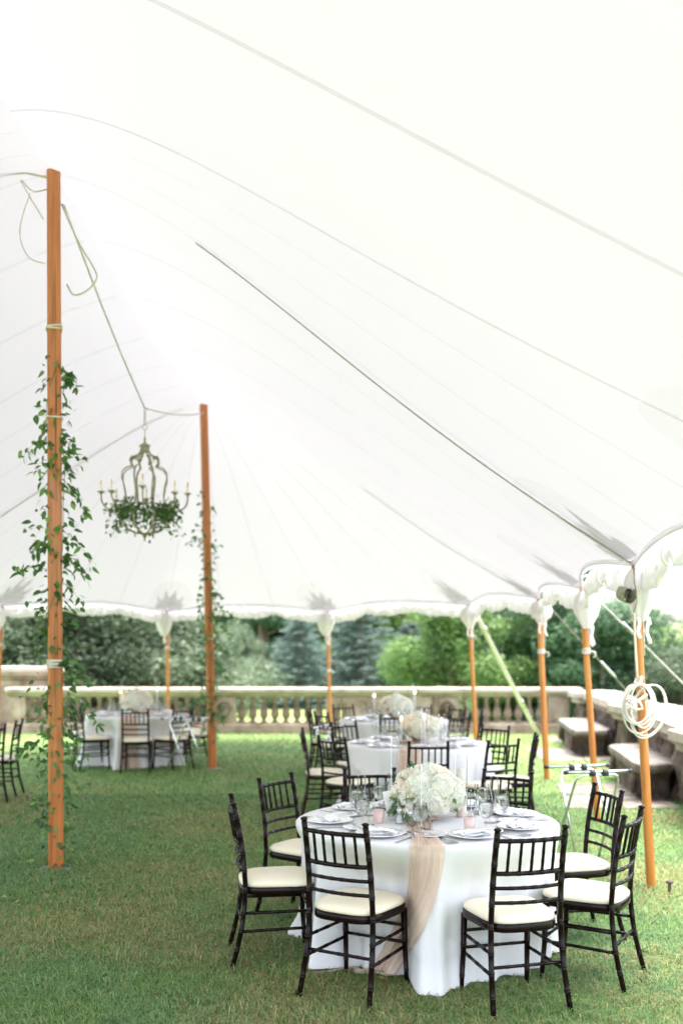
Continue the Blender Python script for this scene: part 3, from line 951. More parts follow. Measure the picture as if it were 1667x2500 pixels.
# ------------------------------------------------------------------ outer poles
def bundle(root, P, seed, L=.45, r0=.2, off=(0, 0), wid=1.0):
    """gathered curtain end pulled in to the pole"""
    mb = MB()
    n = 30
    prof = [(r0*.55, -.06), (r0*.85, -.12), (r0, -.2), (r0*.92, -.28), (r0*.62, -.36*L/.45), (r0*.38, -.43*L/.45), (r0*.30, -L)]
    def fn(r, z, a):
        return r*(1+.16*math.sin(a*7+seed)+.25*nz(math.cos(a)*2+seed, math.sin(a)*2, z*6))
    mb.lathe(prof, n, (off[0], off[1], P.z), fn=fn)
    mb.v = [(v[0]*wid, v[1], v[2]) for v in mb.v]
    mb.build('gathered_cloth', 'sidewall', root)
    rd = random.Random(int(seed*10))
    for k in range(2):
        x0 = off[0]+rd.uniform(-.07, .05); y0 = off[1]-rd.uniform(.03, .07)
        z0 = P.z-L+.03; l = rd.uniform(.14, .24)
        mb = MB()
        mb.tube([(x0+.010*math.sin(j*1.1+k)+(.02*j/6), y0, z0-l*j/6) for j in range(7)], .014, 6, flat=(1, .35))
        mb.build('tie_strap', 'tie_strap', root)
def band(root, z, r, turns=3, mat='rope', x=0, y=0, name='rope_wrap', thick=.007):
    mb = MB()
    for k in range(turns):
        zz = z+k*thick*1.9
        mb.tube([(x+r*math.cos(a), y+r*math.sin(a), zz+.004*math.sin(a+k)) for a in np.linspace(0, 2*PI, 21)[:-1]], thick, 6, closed=True)
    return mb.build(name, mat, root)
def outer_pole(base, idx, label, wraps, ztop=None, r=.033, bundle_kw=None):
    P = Vector(EAVE[idx][0])
    root = empty('tent_pole', (base[0], base[1], 0), 0, label, 'pole', 'outer poles of the tent')
    tx, ty = P.x-base[0], P.y-base[1]
    zt = P.z-.02
    mb = MB()
    def at(z): k = z/zt; return (tx*k, ty*k, z)
    zs = [-.03, .02, .5, 1.0, 1.5, 2.0, zt-.06, zt]
    mb.tube([at(z) for z in zs], [r*1.03, r*1.03, r*1.02, r, r, r*.98, r*.96, r*.5], 14)
    mb.build('shaft', 'pole_wood_pale', root)
    for z in wraps:
        x, y, _ = at(z); band(root, z, r+.006, 4 if r > .03 else 3, 'rope', x, y)
        mb = MB(); mb.tube([(x+r+.01, y-.01, z+.02), (x+r+.05, y-.03, z+.01), (x+r+.06, y-.03, z-.03), (x+r+.03, y-.02, z-.05)], .007, 6); mb.build('knot', 'rope', root)
    mb = MB(); mb.tube([(tx, ty, zt-.1), (tx, ty, zt+.09)], .008, 6); mb.build('pin', 'steel', root)
    # guy line running up the pole side
    mb = MB(); mb.tube([(tx*.98+r+.008, ty, zt-.03), (at(1.9)[0]+r+.01, at(1.9)[1], 1.9), (at(1.72)[0]+r+.006, at(1.72)[1], 1.72)], .006, 6); mb.build('side_line', 'rope', root)
    kw = bundle_kw or {}
    bundle(root, Vector((tx, ty, P.z)), idx*1.7, **kw)
    return root
outer_pole((2.28,7.34), 3, 'nearest orange wooden outer pole with a coiled rope hanging beside it', [1.98], bundle_kw=dict(L=.44, r0=.115, off=(-.10, -.08)))
outer_pole((2.63,10.25), 4, 'second nearest outer pole, slim, rising behind the chrome tray stand', [1.72], bundle_kw=dict(L=.44, r0=.125, off=(-.12, -.05)))
outer_pole((2.76,13.4), 5, 'third outer pole from the right, standing left of the stone benches', [1.70], r=.04, bundle_kw=dict(L=.38, r0=.13, off=(-.08, -.03)))
outer_pole((2.25,16.6), 6, 'orange corner pole beside the slanting white strap', [1.95], bundle_kw=dict(L=.42, r0=.14, off=(-.12, -.06)))
outer_pole((-.22,19.4), 7, 'back pole at the centre of the picture before the spruces', [1.3], bundle_kw=dict(L=.50, r0=.16, off=(-.08, -.08)))
outer_pole((-3.36,19.4), 8, 'back pole between the two vine wrapped poles', [1.75], bundle_kw=dict(L=.50, r0=.16, off=(-.08, -.08)))
outer_pole((-5.75,16.6), 9, 'back pole at the left edge of the picture', [1.8], bundle_kw=dict(L=.50, r0=.16, off=(.02, -.10)))

# straps from the eaves out to their anchors
def strap(p0, p1, label, w=.028, mat='tie_strap', buckle=None):
    p0, p1 = Vector(p0), Vector(p1)
    root = empty('guy_strap', tuple(p1), 0, label, 'strap', 'straps tensioning the tent')
    mb = MB(); d = (p0-p1)
    mb.tube([d*t + Vector((0,0,-.02*math.sin(PI*t))) for t in np.linspace(0, 1, 9)], w, 6, flat=(.18, 1))
    mb.build('webbing', mat, root)
    for t, l in (buckle or []):
        mb = MB(); c = d*t; n = d.normalized()
        mb.tube([c-n*l/2, c-n*l*.4, c+n*l*.4, c+n*l/2], [w*.8, w*1.35, w*1.35, w*.8], 8, flat=(.5, 1)); mb.build('ratchet', 'steel', root)
    return root
strap((2.20,16.62,2.42), (3.93,19.9,.02), 'broad white strap slanting from the corner pole to the lawn', .050, buckle=[(.28, .30), (.86, .12)])
strap((2.70,13.45,2.44), (6.0,13.8,-1.0), 'tan strap slanting out over the far stone bench', .026, 'webbing', [(.72, .3)])
strap((2.52,10.30,2.40), (6.3,10.7,-1.15), 'pale strap slanting out behind the nearest outer pole', .026, buckle=[(.63, .42), (.88, .18)])
strap((2.30,7.40,2.36), (5.2,7.7,-.6), 'thin line leaving the canopy at the right edge', .008, 'rope')
strap((-.25,19.5,2.46), (-.25,22.9,-1.6), 'strap behind the middle back pole running to the garden', .02)

# coiled rope by the nearest pole
def coil():
    root = empty('coiled_rope', (2.145, 7.22, 1.17), 0, 'coil of white rope hanging from the eave beside the nearest pole', 'rope')
    mb = MB(); rd = random.Random(4)
    for k in range(7):
        rx = .105+rd.uniform(-.025, .025); rz = .165+rd.uniform(-.03, .025); dx = rd.uniform(-.025, .03); tl = rd.uniform(-.15, .15)
        if k == 5: dx, rx, rz, tl = .085, .12, .19, -.25
        if k == 6: dx, rx, rz, tl = .09, .125, .20, -.3
        top = .36
        pts = []
        for a in np.linspace(0, 2*PI, 29)[:-1]:
            x = rx*math.sin(a); z = rz*math.cos(a)
            xx = x*math.cos(tl)-z*math.sin(tl); zz = x*math.sin(tl)+z*math.cos(tl)
            pts.append((dx+xx, -.03+k*.011+.008*math.sin(3*a+k), top-rz-.02+zz))
        mb.tube(pts, .0068, 7, closed=True)
    mb.build('loop', 'rope', root)
    mb = MB(); mb.tube([(.0,0,.33),(.015,-.03,.37),(.03,0,.39),(0,.03,.38),(-.02,0,.35),(.01,-.03,.34),(.03,.02,.36)], .012, 7); mb.build('knot', 'rope', root)
    mb = MB(); mb.tube([(-.06,-.03,.20),(-.10,-.05,.23),(-.05,-.06,.24),(0,-.06,.21),(.02,-.05,.17),(-.03,-.06,.16),(-.09,-.05,.19),(-.05,-.06,.21),(.01,-.06,.24),(.05,-.05,.27)], .011, 7); mb.build('knot', 'rope', root)
    mb = MB(); mb.tube([(.0,0,.36),(-.01,0,.5),(-.025,-.01,.7),(-.03,-.02,.9),(-.035,-.02,1.02)], .0085, 7); mb.build('hanging_line', 'rope', root)
coil()

# ------------------------------------------------------------------ centre poles
def centre_pole(base, top, w0, w1, label, bands, crack_seed):
    root = empty('centre_pole', (base[0], base[1], 0), 0, label, 'pole', 'tall square centre poles')
    d = Vector((top[0]-base[0], top[1]-base[1], top[2]))
    mb = MB(); rz = R(16)
    secs = [0, .02, .2, .4, .6, .8, 1.0]
    vs = []
    for t in secs:
        w = lerp(w0, w1, t)/2; c = w*.22
        ring = [(-w+c,-w),(w-c,-w),(w,-w+c),(w,w-c),(w-c,w),(-w+c,w),(-w,w-c),(-w,-w+c)]
        for x, y in ring:
            X = x*math.cos(rz)-y*math.sin(rz); Y = x*math.sin(rz)+y*math.cos(rz)
            vs.append((d.x*t+X, d.y*t+Y, max(.012, d.z*t)))
    fs = []
    for k in range(len(secs)-1):
        for i in range(8):
            j = (i+1) % 8; fs.append((k*8+i, k*8+j, k*8+8+j, k*8+8+i))
    fs.append(tuple((len(secs)-1)*8+i for i in range(8)))
    mb.add(vs, fs); mb.build('shaft', 'pole_wood', root, False)
    # drying checks in the timber
    rd = random.Random(crack_seed)
    for k in range(7):
        z0 = rd.uniform(.1, d.z*.85); L = rd.uniform(.5, 1.3); fx = rd.uniform(-.25, .35)
        mb = MB(); pts = []
        for j in range(9):
            z = z0+L*j/8; t = z/d.z; w = lerp(w0, w1, t)/2
            if z > d.z-.05: break
            x = fx*w+.002*rd.uniform(-1, 1); y = -w-.0006
            pts.append((d.x*t+x*math.cos(rz)-y*math.sin(rz), d.y*t+x*math.sin(rz)+y*math.cos(rz), z))
        if len(pts) > 3:
            mb.tube(pts, [.0022*math.sin(PI*(j+.5)/len(pts)) for j in range(len(pts))], 4); mb.build('timber_check', 'dark_crack', root, False)
    for z, n in bands:
        t = z/d.z; w = lerp(w0, w1, t)/2*1.10
        mb = MB()
        for k in range(n):
            zz = z+k*.0135
            pts = []
            for a in np.linspace(0, 2*PI, 33)[:-1]:
                cx, cy_ = math.cos(a), math.sin(a); m = max(abs(cx), abs(cy_))**.75
                x, y = w*cx/m, w*cy_/m
                pts.append((d.x*t+x*math.cos(rz)-y*math.sin(rz), d.y*t+x*math.sin(rz)+y*math.cos(rz), zz+.012*math.cos(a+.6)*(k % 2)))
            mb.tube(pts, .0075, 6, closed=True)
        mb.build('rope_wrap', 'rope', root)
    mb = MB(); mb.cbox((-.125,-.09,-.01), (.125,.09,.012), .004); mb.build('base_plate', 'plate_metal', root, False)
    return root
centre_pole((-2.29,8.0), (-2.31,8.0,5.60), .118, .106, 'near square orange wooden centre pole with rope band and vines', [(1.62, 5), (4.33, 2), (3.62, 1)], 3)
centre_pole((-1.89,14.6), (-2.02,14.6,5.34), .116, .108, 'far square orange wooden centre pole beside the chandelier', [(1.9, 1)], 8)
def ropes():
    root = empty('hanging_ropes', (-2.25, 8.1, 3.85), 0, 'loose grey rope loops at the top of the near centre pole', 'rope')
    o = Vector((-2.25, 8.1, 3.85))
    def T(name, pts, r, mat='thin_rope'):
        P = [Vector(p)-o for p in pts]
        # catmull-rom
        out = []
        for i in range(len(P)-1):
            a, b, c, e = P[max(i-1,0)], P[i], P[i+1], P[min(i+2,len(P)-1)]
            for k in range(6):
                t = k/6
                out.append(.5*((2*b)+(c-a)*t+(2*a-5*b+4*c-e)*t*t+(3*b-3*c+e-a)*t**3))
        out.append(P[-1])
        mb = MB(); mb.tube(out, r, 6); mb.build(name, mat, root)
    T('rope_loop', [(-2.25,8.02,5.35),(-2.12,8.05,5.05),(-2.02,8.1,4.88),(-1.99,8.1,4.78),(-2.07,8.1,4.68),(-2.17,8.08,4.64),(-2.22,8.06,4.72)], .0085)
    T('rope_loop', [(-2.36,7.98,5.45),(-2.46,7.95,5.42),(-2.55,7.93,5.5),(-2.44,7.94,5.3),(-2.38,7.96,5.2)], .006)
    T('rope_loop', [(-2.48,7.94,5.4),(-2.56,7.93,5.1),(-2.5,7.95,4.9),(-2.37,7.97,4.85)], .005)
    T('ridge_line', [(-2.33,8.0,5.55),(-2.9,7.7,5.45),(-4.2,7.2,4.75)], .010)
    r2 = empty('chandelier_rope', (-2.17, 11.0, 4.42), 0, 'long thin rope running from the near pole to the chandelier hook', 'rope')
    o2 = Vector((-2.17, 11.0, 4.42))
    mb = MB(); a = Vector((-2.24,8.05,5.35))-o2; mb.tube([a.lerp(Vector((0,0,0)), t)+Vector((0,0,-.05*math.sin(PI*t))) for t in np.linspace(0, 1, 14)], .0085, 6); mb.build('line', 'thin_rope', r2)
    mb = MB(); a = Vector((-2.02,14.55,5.2))-o2; mb.tube([a.lerp(Vector((0,0,0)), t)+Vector((0,0,-.05*math.sin(PI*t))) for t in np.linspace(0, 1, 14)], .0085, 6); mb.build('line', 'thin_rope', r2)
ropes()

def rolled_end():
    root = empty('rolled_curtain_end', (2.05, 7.155, 2.15), 0, 'rolled tan curtain end with a dark spiral beside the nearest pole top', 'tent curtain')
    mb = MB()
    def fn(u, v):
        a = u*4.2*PI; r = .014+.046*u
        return (r*math.cos(a)*.85, -.06+.20*v+.012*nz(u*6, v*3), r*math.sin(a)*1.15 + .03*v)
    mb.grid(fn, 60, 6); mb.build('spiral_roll', 'webbing', root)
    mb = MB(); mb.tube([(.075,.10,.21),(.06,.03,.16),(.045,-.02,.10),(.05,-.05,.03),(.055,-.05,-.05),(.04,-.03,-.12)], .018, 6, flat=(1, .25)); mb.build('tan_strap', 'webbing', root)
rolled_end()

# ================================================================== CHAIRS
def bamboo(mb, path, r, rings, n=10, r1=None, bulge=1.13, gap=.006):
    """tube along a polyline with pairs of raised rings at the given fractions"""
    P = [Vector(p) for p in path]
    seg = [0]
    for a, b in zip(P, P[1:]): seg.append(seg[-1]+(b-a).length)
    L = seg[-1]
    def at(s):
        s = max(0, min(L, s))
        for i in range(len(P)-1):
            if s <= seg[i+1]+1e-9:
                t = (s-seg[i])/max(1e-9, seg[i+1]-seg[i]); return P[i].lerp(P[i+1], t)
        return P[-1]
    r1 = r if r1 is None else r1
    st = [(s, 1.0) for s in seg]
    for f in rings:
        c = f*L
        for o in (-gap, gap):
            st += [(c+o-.0042, 1.0), (c+o-.0022, bulge), (c+o+.0022, bulge), (c+o+.0042, 1.0)]
    st = [(s, k) for s, k in st if 0 <= s <= L]
    st.sort()
    pts = [at(s) for s, k in st]; rad = [(lerp(r, r1, s/L))*k for s, k in st]
    mb.tube(pts, rad, n)
def post_x(z): return interp(z, [(0,.203),(.2,.192),(.43,.184),(.65,.181),(.92,.178)])
def post_y(z): return interp(z, [(0,-.005),(.1,.022),(.2,.045),(.32,.063),(.45,.070),(.6,.060),(.75,.038),(.92,.002)])
CH = {}
def chair_meshes():
    zs = [0,.06,.12,.2,.28,.36,.45,.54,.62,.7,.78,.86,.895]
    for s, key in ((-1,'post_l'), (1,'post_r')):
        mb = MB()
        path = [(s*post_x(z), post_y(z), z) for z in zs]
        bamboo(mb, path, .0125, [], 12, .0155)
        mb = MB()
        # taper: foot thin, middle thick
        P = [Vector(p) for p in path]
        bamboo(mb, path, .0138, [.115,.235,.34,.475,.60,.71,.82,.93], 12, .0150)
        x, y = s*post_x(.905), post_y(.905)
        mb.lathe([(.0150,-.012),(.0105,-.006),(.0105,.002),(.0175,.008),(.0185,.014),(.0165,.019),(.006,.023)], 12, (x, y, .895), capt=True)
        CH[key] = mb.mesh('back_post', 'chair_wood')
    for s, key in ((-1,'leg_l'), (1,'leg_r')):
        mb = MB(); bamboo(mb, [(s*.185,.445,0),(s*.180,.430,.2),(s*.178,.422,.405)], .0118, [.2,.6], 12, .0175); CH[key] = mb.mesh('front_leg', 'chair_wood')
    def rail(z, r, rings, bow=.030, zarch=0):
        mb = MB(); x = post_x(z); y = post_y(z)
        path = [(x*t, y-bow*(1-t*t), z+zarch*(1-t*t)) for t in np.linspace(-1, 1, 13)]
        bamboo(mb, path, r, rings, 9)
        return mb
    CH['top_rail'] = rail(.852, .0115, [.17,.335,.5,.665,.83]).mesh('top_rail', 'chair_wood')
    CH['rail_a'] = rail(.690, .0115, [.17,.335,.5,.665,.83]).mesh('back_rail', 'chair_wood')
    CH['rail_b'] = rail(.617, .0095, [.25,.42,.58,.75]).mesh('back_rail', 'chair_wood')
    CH['rail_c'] = rail(.545, .0095, [.25,.42,.58,.75]).mesh('back_rail', 'chair_wood')
    for k, t in enumerate((-.66,-.33,0,.33,.66)):
        mb = MB()
        xa, ya = post_x(.852)*t, post_y(.852)-.030*(1-t*t); xb, yb = post_x(.69)*t, post_y(.69)-.030*(1-t*t)
        P = [(lerp(xb,xa,f), lerp(yb,ya,f), lerp(.69,.852,f)) for f in (0,.12,.3,.5,.7,.88,1)]
        bamboo(mb, P, .0078, [.34,.66], 8)
        mb2 = MB(); CH['spindle%d' % k] = mb.mesh('spindle', 'chair_wood')
    # seat frame + cushion, rounded trapezoid plan
    def plan(a, grow=0):
        c, s = math.cos(a), math.sin(a)
        e = .42
        x = math.copysign(abs(c)**e, c); y = math.copysign(abs(s)**e, s)
        wy = (y+1)/2
        return ((lerp(.185,.212,wy)+grow)*x*(1-.05*(abs(y)**4)), .255+(.205+grow)*y + (-.012*(1-x*x) if y < 0 else .012*(1-x*x)))
    mb = MB(); n = 56
    rings = [(-.02,.402),(-.004,.398),(0,.404),(0,.434),(-.006,.440),(-.03,.440)]
    for g, z in rings: mb.v += [(*plan(2*PI*k/n, g), z) for k in range(n)]
    for i in range(len(rings)-1):
        for k in range(n): mb.f.append((i*n+k, i*n+(k+1) % n, (i+1)*n+(k+1) % n, (i+1)*n+k))
    mb.f.append(tuple(reversed(range(n)))); mb.f.append(tuple((len(rings)-1)*n+k for k in range(n)))
    CH['seat'] = mb.mesh('seat_frame', 'chair_wood')
    mb = MB()
    rings = [(-.010,.438),(-.003,.446),(-.004,.458),(-.016,.470),(-.045,.480),(-.09,.486),(-.14,.488),(-.19,.489)]
    for g, z in rings:
        for k in range(n):
            p = plan(2*PI*k/n, 0); f = 1+g/.205
            mb.v.append((p[0]*f, .255+(p[1]-.255)*f, z))
    for i in range(len(rings)-1):
        for k in range(n): mb.f.append((i*n+k, i*n+(k+1) % n, (i+1)*n+(k+1) % n, (i+1)*n+k))
    mb.f.append(tuple((len(rings)-1)*n+k for k in range(n)))
    CH['cushion'] = mb.mesh('cushion', 'cushion')
    def strut(a, b, r=.0088, rings=(.22,.5,.78)):
        mb = MB(); bamboo(mb, [a, Vector(a).lerp(Vector(b), .5), b], r, rings, 8); return mb.mesh('stretcher', 'chair_wood')
    for s, k in ((-1,'l'), (1,'r')):
        CH['side_hi_'+k] = strut((s*post_x(.30),post_y(.30),.30), (s*.179,.426,.30))
        CH['side_lo_'+k] = strut((s*post_x(.20),post_y(.20),.20), (s*.180,.43,.205))
    CH['back_lo'] = strut((-post_x(.235),post_y(.235),.235), (post_x(.235),post_y(.235),.235))
    CH['front_hi'] = strut((-.179,.426,.315), (.179,.426,.315)); CH['front_lo'] = strut((-.18,.43,.225), (.18,.43,.225))
chair_meshes()
RED = {}
for k, me in CH.items():
    m2 = me.copy()
    if k != 'cushion': m2.materials[0] = M['chair_wood_red']
    RED[k] = m2
PN = {'post':'back_post','leg':'front_leg','top':'top_rail','rail':'back_rail','spin':'spindle','seat':'seat_frame','cush':'cushion','side':'stretcher','back':'stretcher','fron':'stretcher'}
def chair(x, y, fx, fy, label, red=False):
    root = empty('ballroom_chair', (x, y, 0), math.atan2(-fx, fy), label, 'chair', 'dark wooden ballroom chairs')
    for k, me in (RED if red else CH).items():
        nm = PN.get(k[:4], PN.get(k[:3], 'part'))
        if k.startswith('leg'): nm = 'front_leg'
        if k.startswith('top'): nm = 'top_rail'
        link(nm, me, root)
    return root
T1 = (.50, 5.88); T2 = (.80, 10.6); T3 = (.74, 14.0); TL = (-3.10, 15.15)
RT = .757
def C(t, x, y, label, red=False, mix=.5, facing=None):
    c = Vector((t[0]-x, t[1]-y)).normalized()
    if facing:
        f = Vector(facing).normalized(); c = (c*(1-mix)+f*mix).normalized()
    chair(x, y, c.x, c.y, label, red)
    return (x, y, c.x, c.y)
CH1 = [C(T1,-.039,4.97,'dark chair with cream seat at the front left of the near table',facing=(.505,.863),mix=.8),
       C(T1,.917,4.79,'dark chair with cream seat at the front right of the near table',facing=(-.24,.97),mix=.8),
       C(T1,1.55,5.28,'dark chair right of the near table beside the nearest outer pole',facing=(-.857,.514),mix=.8),
       C(T1,1.66,6.19,'dark chair of the near table standing in front of the chrome tray stand',facing=(-.98,-.2),mix=.8),
       C(T1,1.17,7.0,'dark chair behind the near table right of the flowers, only its back showing',facing=(-.555,-.83),mix=.8),
       C(T1,.20,7.13,'dark chair behind the near table left of the flowers, only its back showing',facing=(0,-1),mix=.5),
       C(T1,-.45,6.74,'dark chair at the far left of the near table seen three quarter from behind',facing=(.846,-.53),mix=.8),
       C(T1,-.63,5.71,'leftmost dark chair of the near table seen from its side',facing=(.98,.15),mix=.8)]
CH2 = [C(T2,.80,9.15,'dark chair before the second table, back showing above the near flowers',facing=(0,1),mix=.7),
       C(T2,-.10,9.68,'dark chair at the front left of the second table, half behind another chair'),
       C(T2,-.42,10.56,'reddish dark chair left of the second table seen from its side',True),
       C(T2,.02,11.6,'dark chair behind the second table at left below the leaning tray stand'),
       C(T2,1.52,9.32,'dark chair at the front right of the second table showing its back'),
       C(T2,1.95,9.95,'dark chair right of the second table seen edge on',facing=(-1,.05),mix=.8),
       C(T2,1.72,11.1,'dark chair behind the second table at right',facing=(-.6,-.8),mix=.7)]
CH3 = [C(T3,.68,12.85,'dark chair before the back table, hidden below by the second table flowers'),
       C(T3,-.47,14.1,'dark chair left of the back table seen from its side'),
       C(T3,-.28,13.35,'dark chair at the front left of the back table behind the leaning tray stand'),
       C(T3,1.55,12.95,'dark chair at the front right of the back table by the corner pole'),
       C(T3,1.94,13.7,'dark chair right of the back table seen edge on',facing=(-1,.1),mix=.7),
       C(T3,1.72,14.7,'dark chair at the far right of the back table',facing=(-.8,-.5)),
       C(T3,.02,15.1,'reddish dark chair behind the back table at left',True),
       C(T3,1.2,15.2,'reddish dark chair behind the back table at right',True)]
CHL = [C(TL,-2.90,14.0,'dark chair at the front middle of the left table, back to the camera',facing=(-.05,1),mix=.8),
       C(TL,-3.85,14.45,'dark chair at the front left of the left table beside the near vine pole',facing=(.9,.4),mix=.7),
       C(TL,-2.28,14.4,'dark chair at the front right of the left table behind the tray stand',True,facing=(-.8,.6),mix=.7),
       C(TL,-1.95,15.2,'reddish dark chair right of the left table beside the far vine pole',True),
       C(TL,-2.3,16.1,'reddish dark chair behind the left table at right',True),
       C(TL,-4.3,15.5,'dark chair at the left end of the left table behind the near vine pole')]
chair(-3.92, 11.15, -.75, .66, 'dark chair cut off by the left picture edge')
chair(-3.85, 11.94, -.97, -.1, 'dark chair just inside the left picture edge seen from its side')

# ================================================================== TABLES
def make_table(t, chairs, tname, seed, front=None, trail=.05):
    cx, cy = t
    root = empty('round_table', (cx, cy, 0), 0, 'round banquet table frame under the cloth of the %s table' % tname, 'table', 'round banquet tables')
    mb = MB(); mb.lathe([(.05,.715),(RT-.02,.715),(RT-.006,.722),(RT-.006,.748),(RT-.02,.753),(.05,.753)], 48, capb=True, capt=True); mb.build('tabletop', 'bark', root)
    for k in range(4):
        a = PI/4+k*PI/2; mb = MB(); mb.tube([(.33*math.cos(a),.33*math.sin(a),.715),(.36*math.cos(a),.36*math.sin(a),0)], .015, 8); mb.build('leg', 'steel', root)
    dents = []
    for x, y, fx, fy in chairs:
        sx, sy = x+fx*.462-cx, y+fy*.462-cy
        dents.append((math.atan2(sy, sx), math.hypot(sx, sy)))
    def rad(a, s):
        """cloth radius at angle a, drop fraction s"""
        sm = smooth01(s/.5)
        f = RT + .012 + .05*s
        f += sm*(.022+.055*s)*(math.sin(a*11+2.6*math.sin(a*3+seed)+seed)*.75+.9*nz(math.cos(a)*3.2+seed, math.sin(a)*3.2, s*.8)) + (.008+.016*s)*sm*math.sin(a*27+3*math.sin(a*5+seed))
        f += trail*smooth01((s-.78)/.22)*(.6+.9*nz(math.cos(a)*2+seed, math.sin(a)*2+3, 2))
        # pushed in by the seats
        for da, dr in dents:
            d = (a-da+PI) % (2*PI)-PI
            k = 1-smooth01((abs(d)*RT-.19)/.17)
            tgt = dr-.028
            if k > 0 and f > tgt:
                f = lerp(f, tgt-.018*sm+(.010+.014*s)*math.sin(a*22+seed)*sm, k*smooth01((s-.02)/.33))
        if front:
            fa, fw, fr = front
            d = (a-fa+PI) % (2*PI)-PI
            f += fr*math.exp(-(d/fw)**2)*smooth01((s-.15)/.8)
        return f
    na, ntop, nd = 288, 14, 34
    mb = MB(); vs = []
    for j in range(ntop):
        r = (RT+.004)*(j+.02)/(ntop-1) if j else .004
        r = min(r, RT+.004)
        for i in range(na):
            a = 2*PI*i/na
            vs.append((r*math.cos(a), r*math.sin(a), .7572+.0012*nz(r*6*math.cos(a)+seed, r*6*math.sin(a))))
    for j in range(1, nd+1):
        s = (j/nd)
        for i in range(na):
            a = 2*PI*i/na
            if j == 1: r, z = RT+.012, .752
            else:
                r = rad(a, s); z = lerp(.752, .006, (j-1)/(nd-1))
                if j >= nd-1: z += .010+.010*nz(math.cos(a)*7+seed, math.sin(a)*7)
            vs.append((r*math.cos(a), r*math.sin(a), z))
    fs = []
    for j in range(ntop+nd-1):
        for i in range(na):
            i2 = (i+1) % na
            fs.append((j*na+i, j*na+i2, (j+1)*na+i2, (j+1)*na+i))
    fs.append(tuple(reversed(range(na))))
    mb.add(vs, fs)
    o = mb.build('tablecloth', 'table_linen'); o.location = (cx, cy, 0)
    tag(o, 'floor length white cloth draped over the %s table' % tname, 'tablecloth', 'white floor length tablecloths')
    return rad
rad1 = make_table(T1, CH1, 'near', 1.3, front=(-1.45, .35, .035))
rad2 = make_table(T2, CH2, 'second', 4.1)
rad3 = make_table(T3, CH3, 'back', 7.7)
radL = make_table(TL, CHL, 'left', 9.2)

def runner(t, rad, tname, a0, spread, sway, seed, wtop=.22):
    cx, cy = t
    root = empty('table_runner', (cx, cy, 0), 0, 'blush gauze runner draped down the front of the %s table' % tname, 'runner', 'blush gauze runners')
    mb = MB()
    NU, NV = 46, 120
    def fn(u, v):
        w = (u-.5)*wtop
        # v: 0 far rim -> .40 front rim -> .93 floor -> 1 trailing on the grass
        rip = .007*math.sin(u*34+seed+3*nz(v*4, seed))+.006*nz(u*13, v*6, seed)
        if v < .40:
            k = v/.40
            y = lerp(RT*.96, -RT-.012, k)
            off = .05*math.sin(k*4+seed)*(1-k)
            x = w*(1+.25*math.sin(k*5+1)) + off
            x0 = math.cos(a0)*RT*k
            z = .7615+abs(rip)*.8+.004*math.sin(u*9+k*14)
            return (x+x0*1.0, y*1.0 if k < .9 else y, z)
        if v < .90:
            k = (v-.40)/.50
            z = lerp(.762, .012, k)
            s = min(1., (.757-z)/.75+.02)
            x = math.cos(a0)*RT + w*(1-.08*math.sin(PI*k)+.12*k*k) + sway*k**1.9
            a = math.atan2(-math.sqrt(max(.01, RT*RT-x*x)), x)
            r = rad(a, max(.03, s))+.012+max(0, rip)*1.6+.012*k
            if k < .06: r = RT+.012+.010
            return (r*math.cos(a), r*math.sin(a), z)
        k = (v-.90)/.10
        x = math.cos(a0)*RT + w*1.12 + sway*(1+.45*k)
        a = math.atan2(-math.sqrt(max(.01, RT*RT-x*x)), x)
        r = rad(a, 1.)+.024+.05*k+.015*nz(u*5, k*2, seed)
        return (r*math.cos(a), r*math.sin(a), .014+.020*abs(nz(u*9+seed, k*3))+.012*abs(math.sin(u*15))*(1-k))
    mb.grid(fn, NU, NV, uv=True)
    mb.build('gauze', 'blush_gauze', root)
    # fold over a second narrower layer
    mb = MB()
    def fn2(u, v):
        p = fn(.12+.42*u+.08*math.sin(v*6), .30+.66*v)
        return (p[0]+.0, p[1]-.006-.010*abs(math.sin(u*PI)), p[2]+.004)
    mb.grid(fn2, 20, 90, uv=True); mb.build('gauze_fold', 'blush_gauze', root)
runner(T1, rad1, 'near', R(-94.5), 0, -.32, 2.0, .18)
runner(T2, rad2, 'second', R(-100), 0, -.05, 3.0)
runner(TL, radL, 'left', R(-88), 0, .02, 5.0, .26)

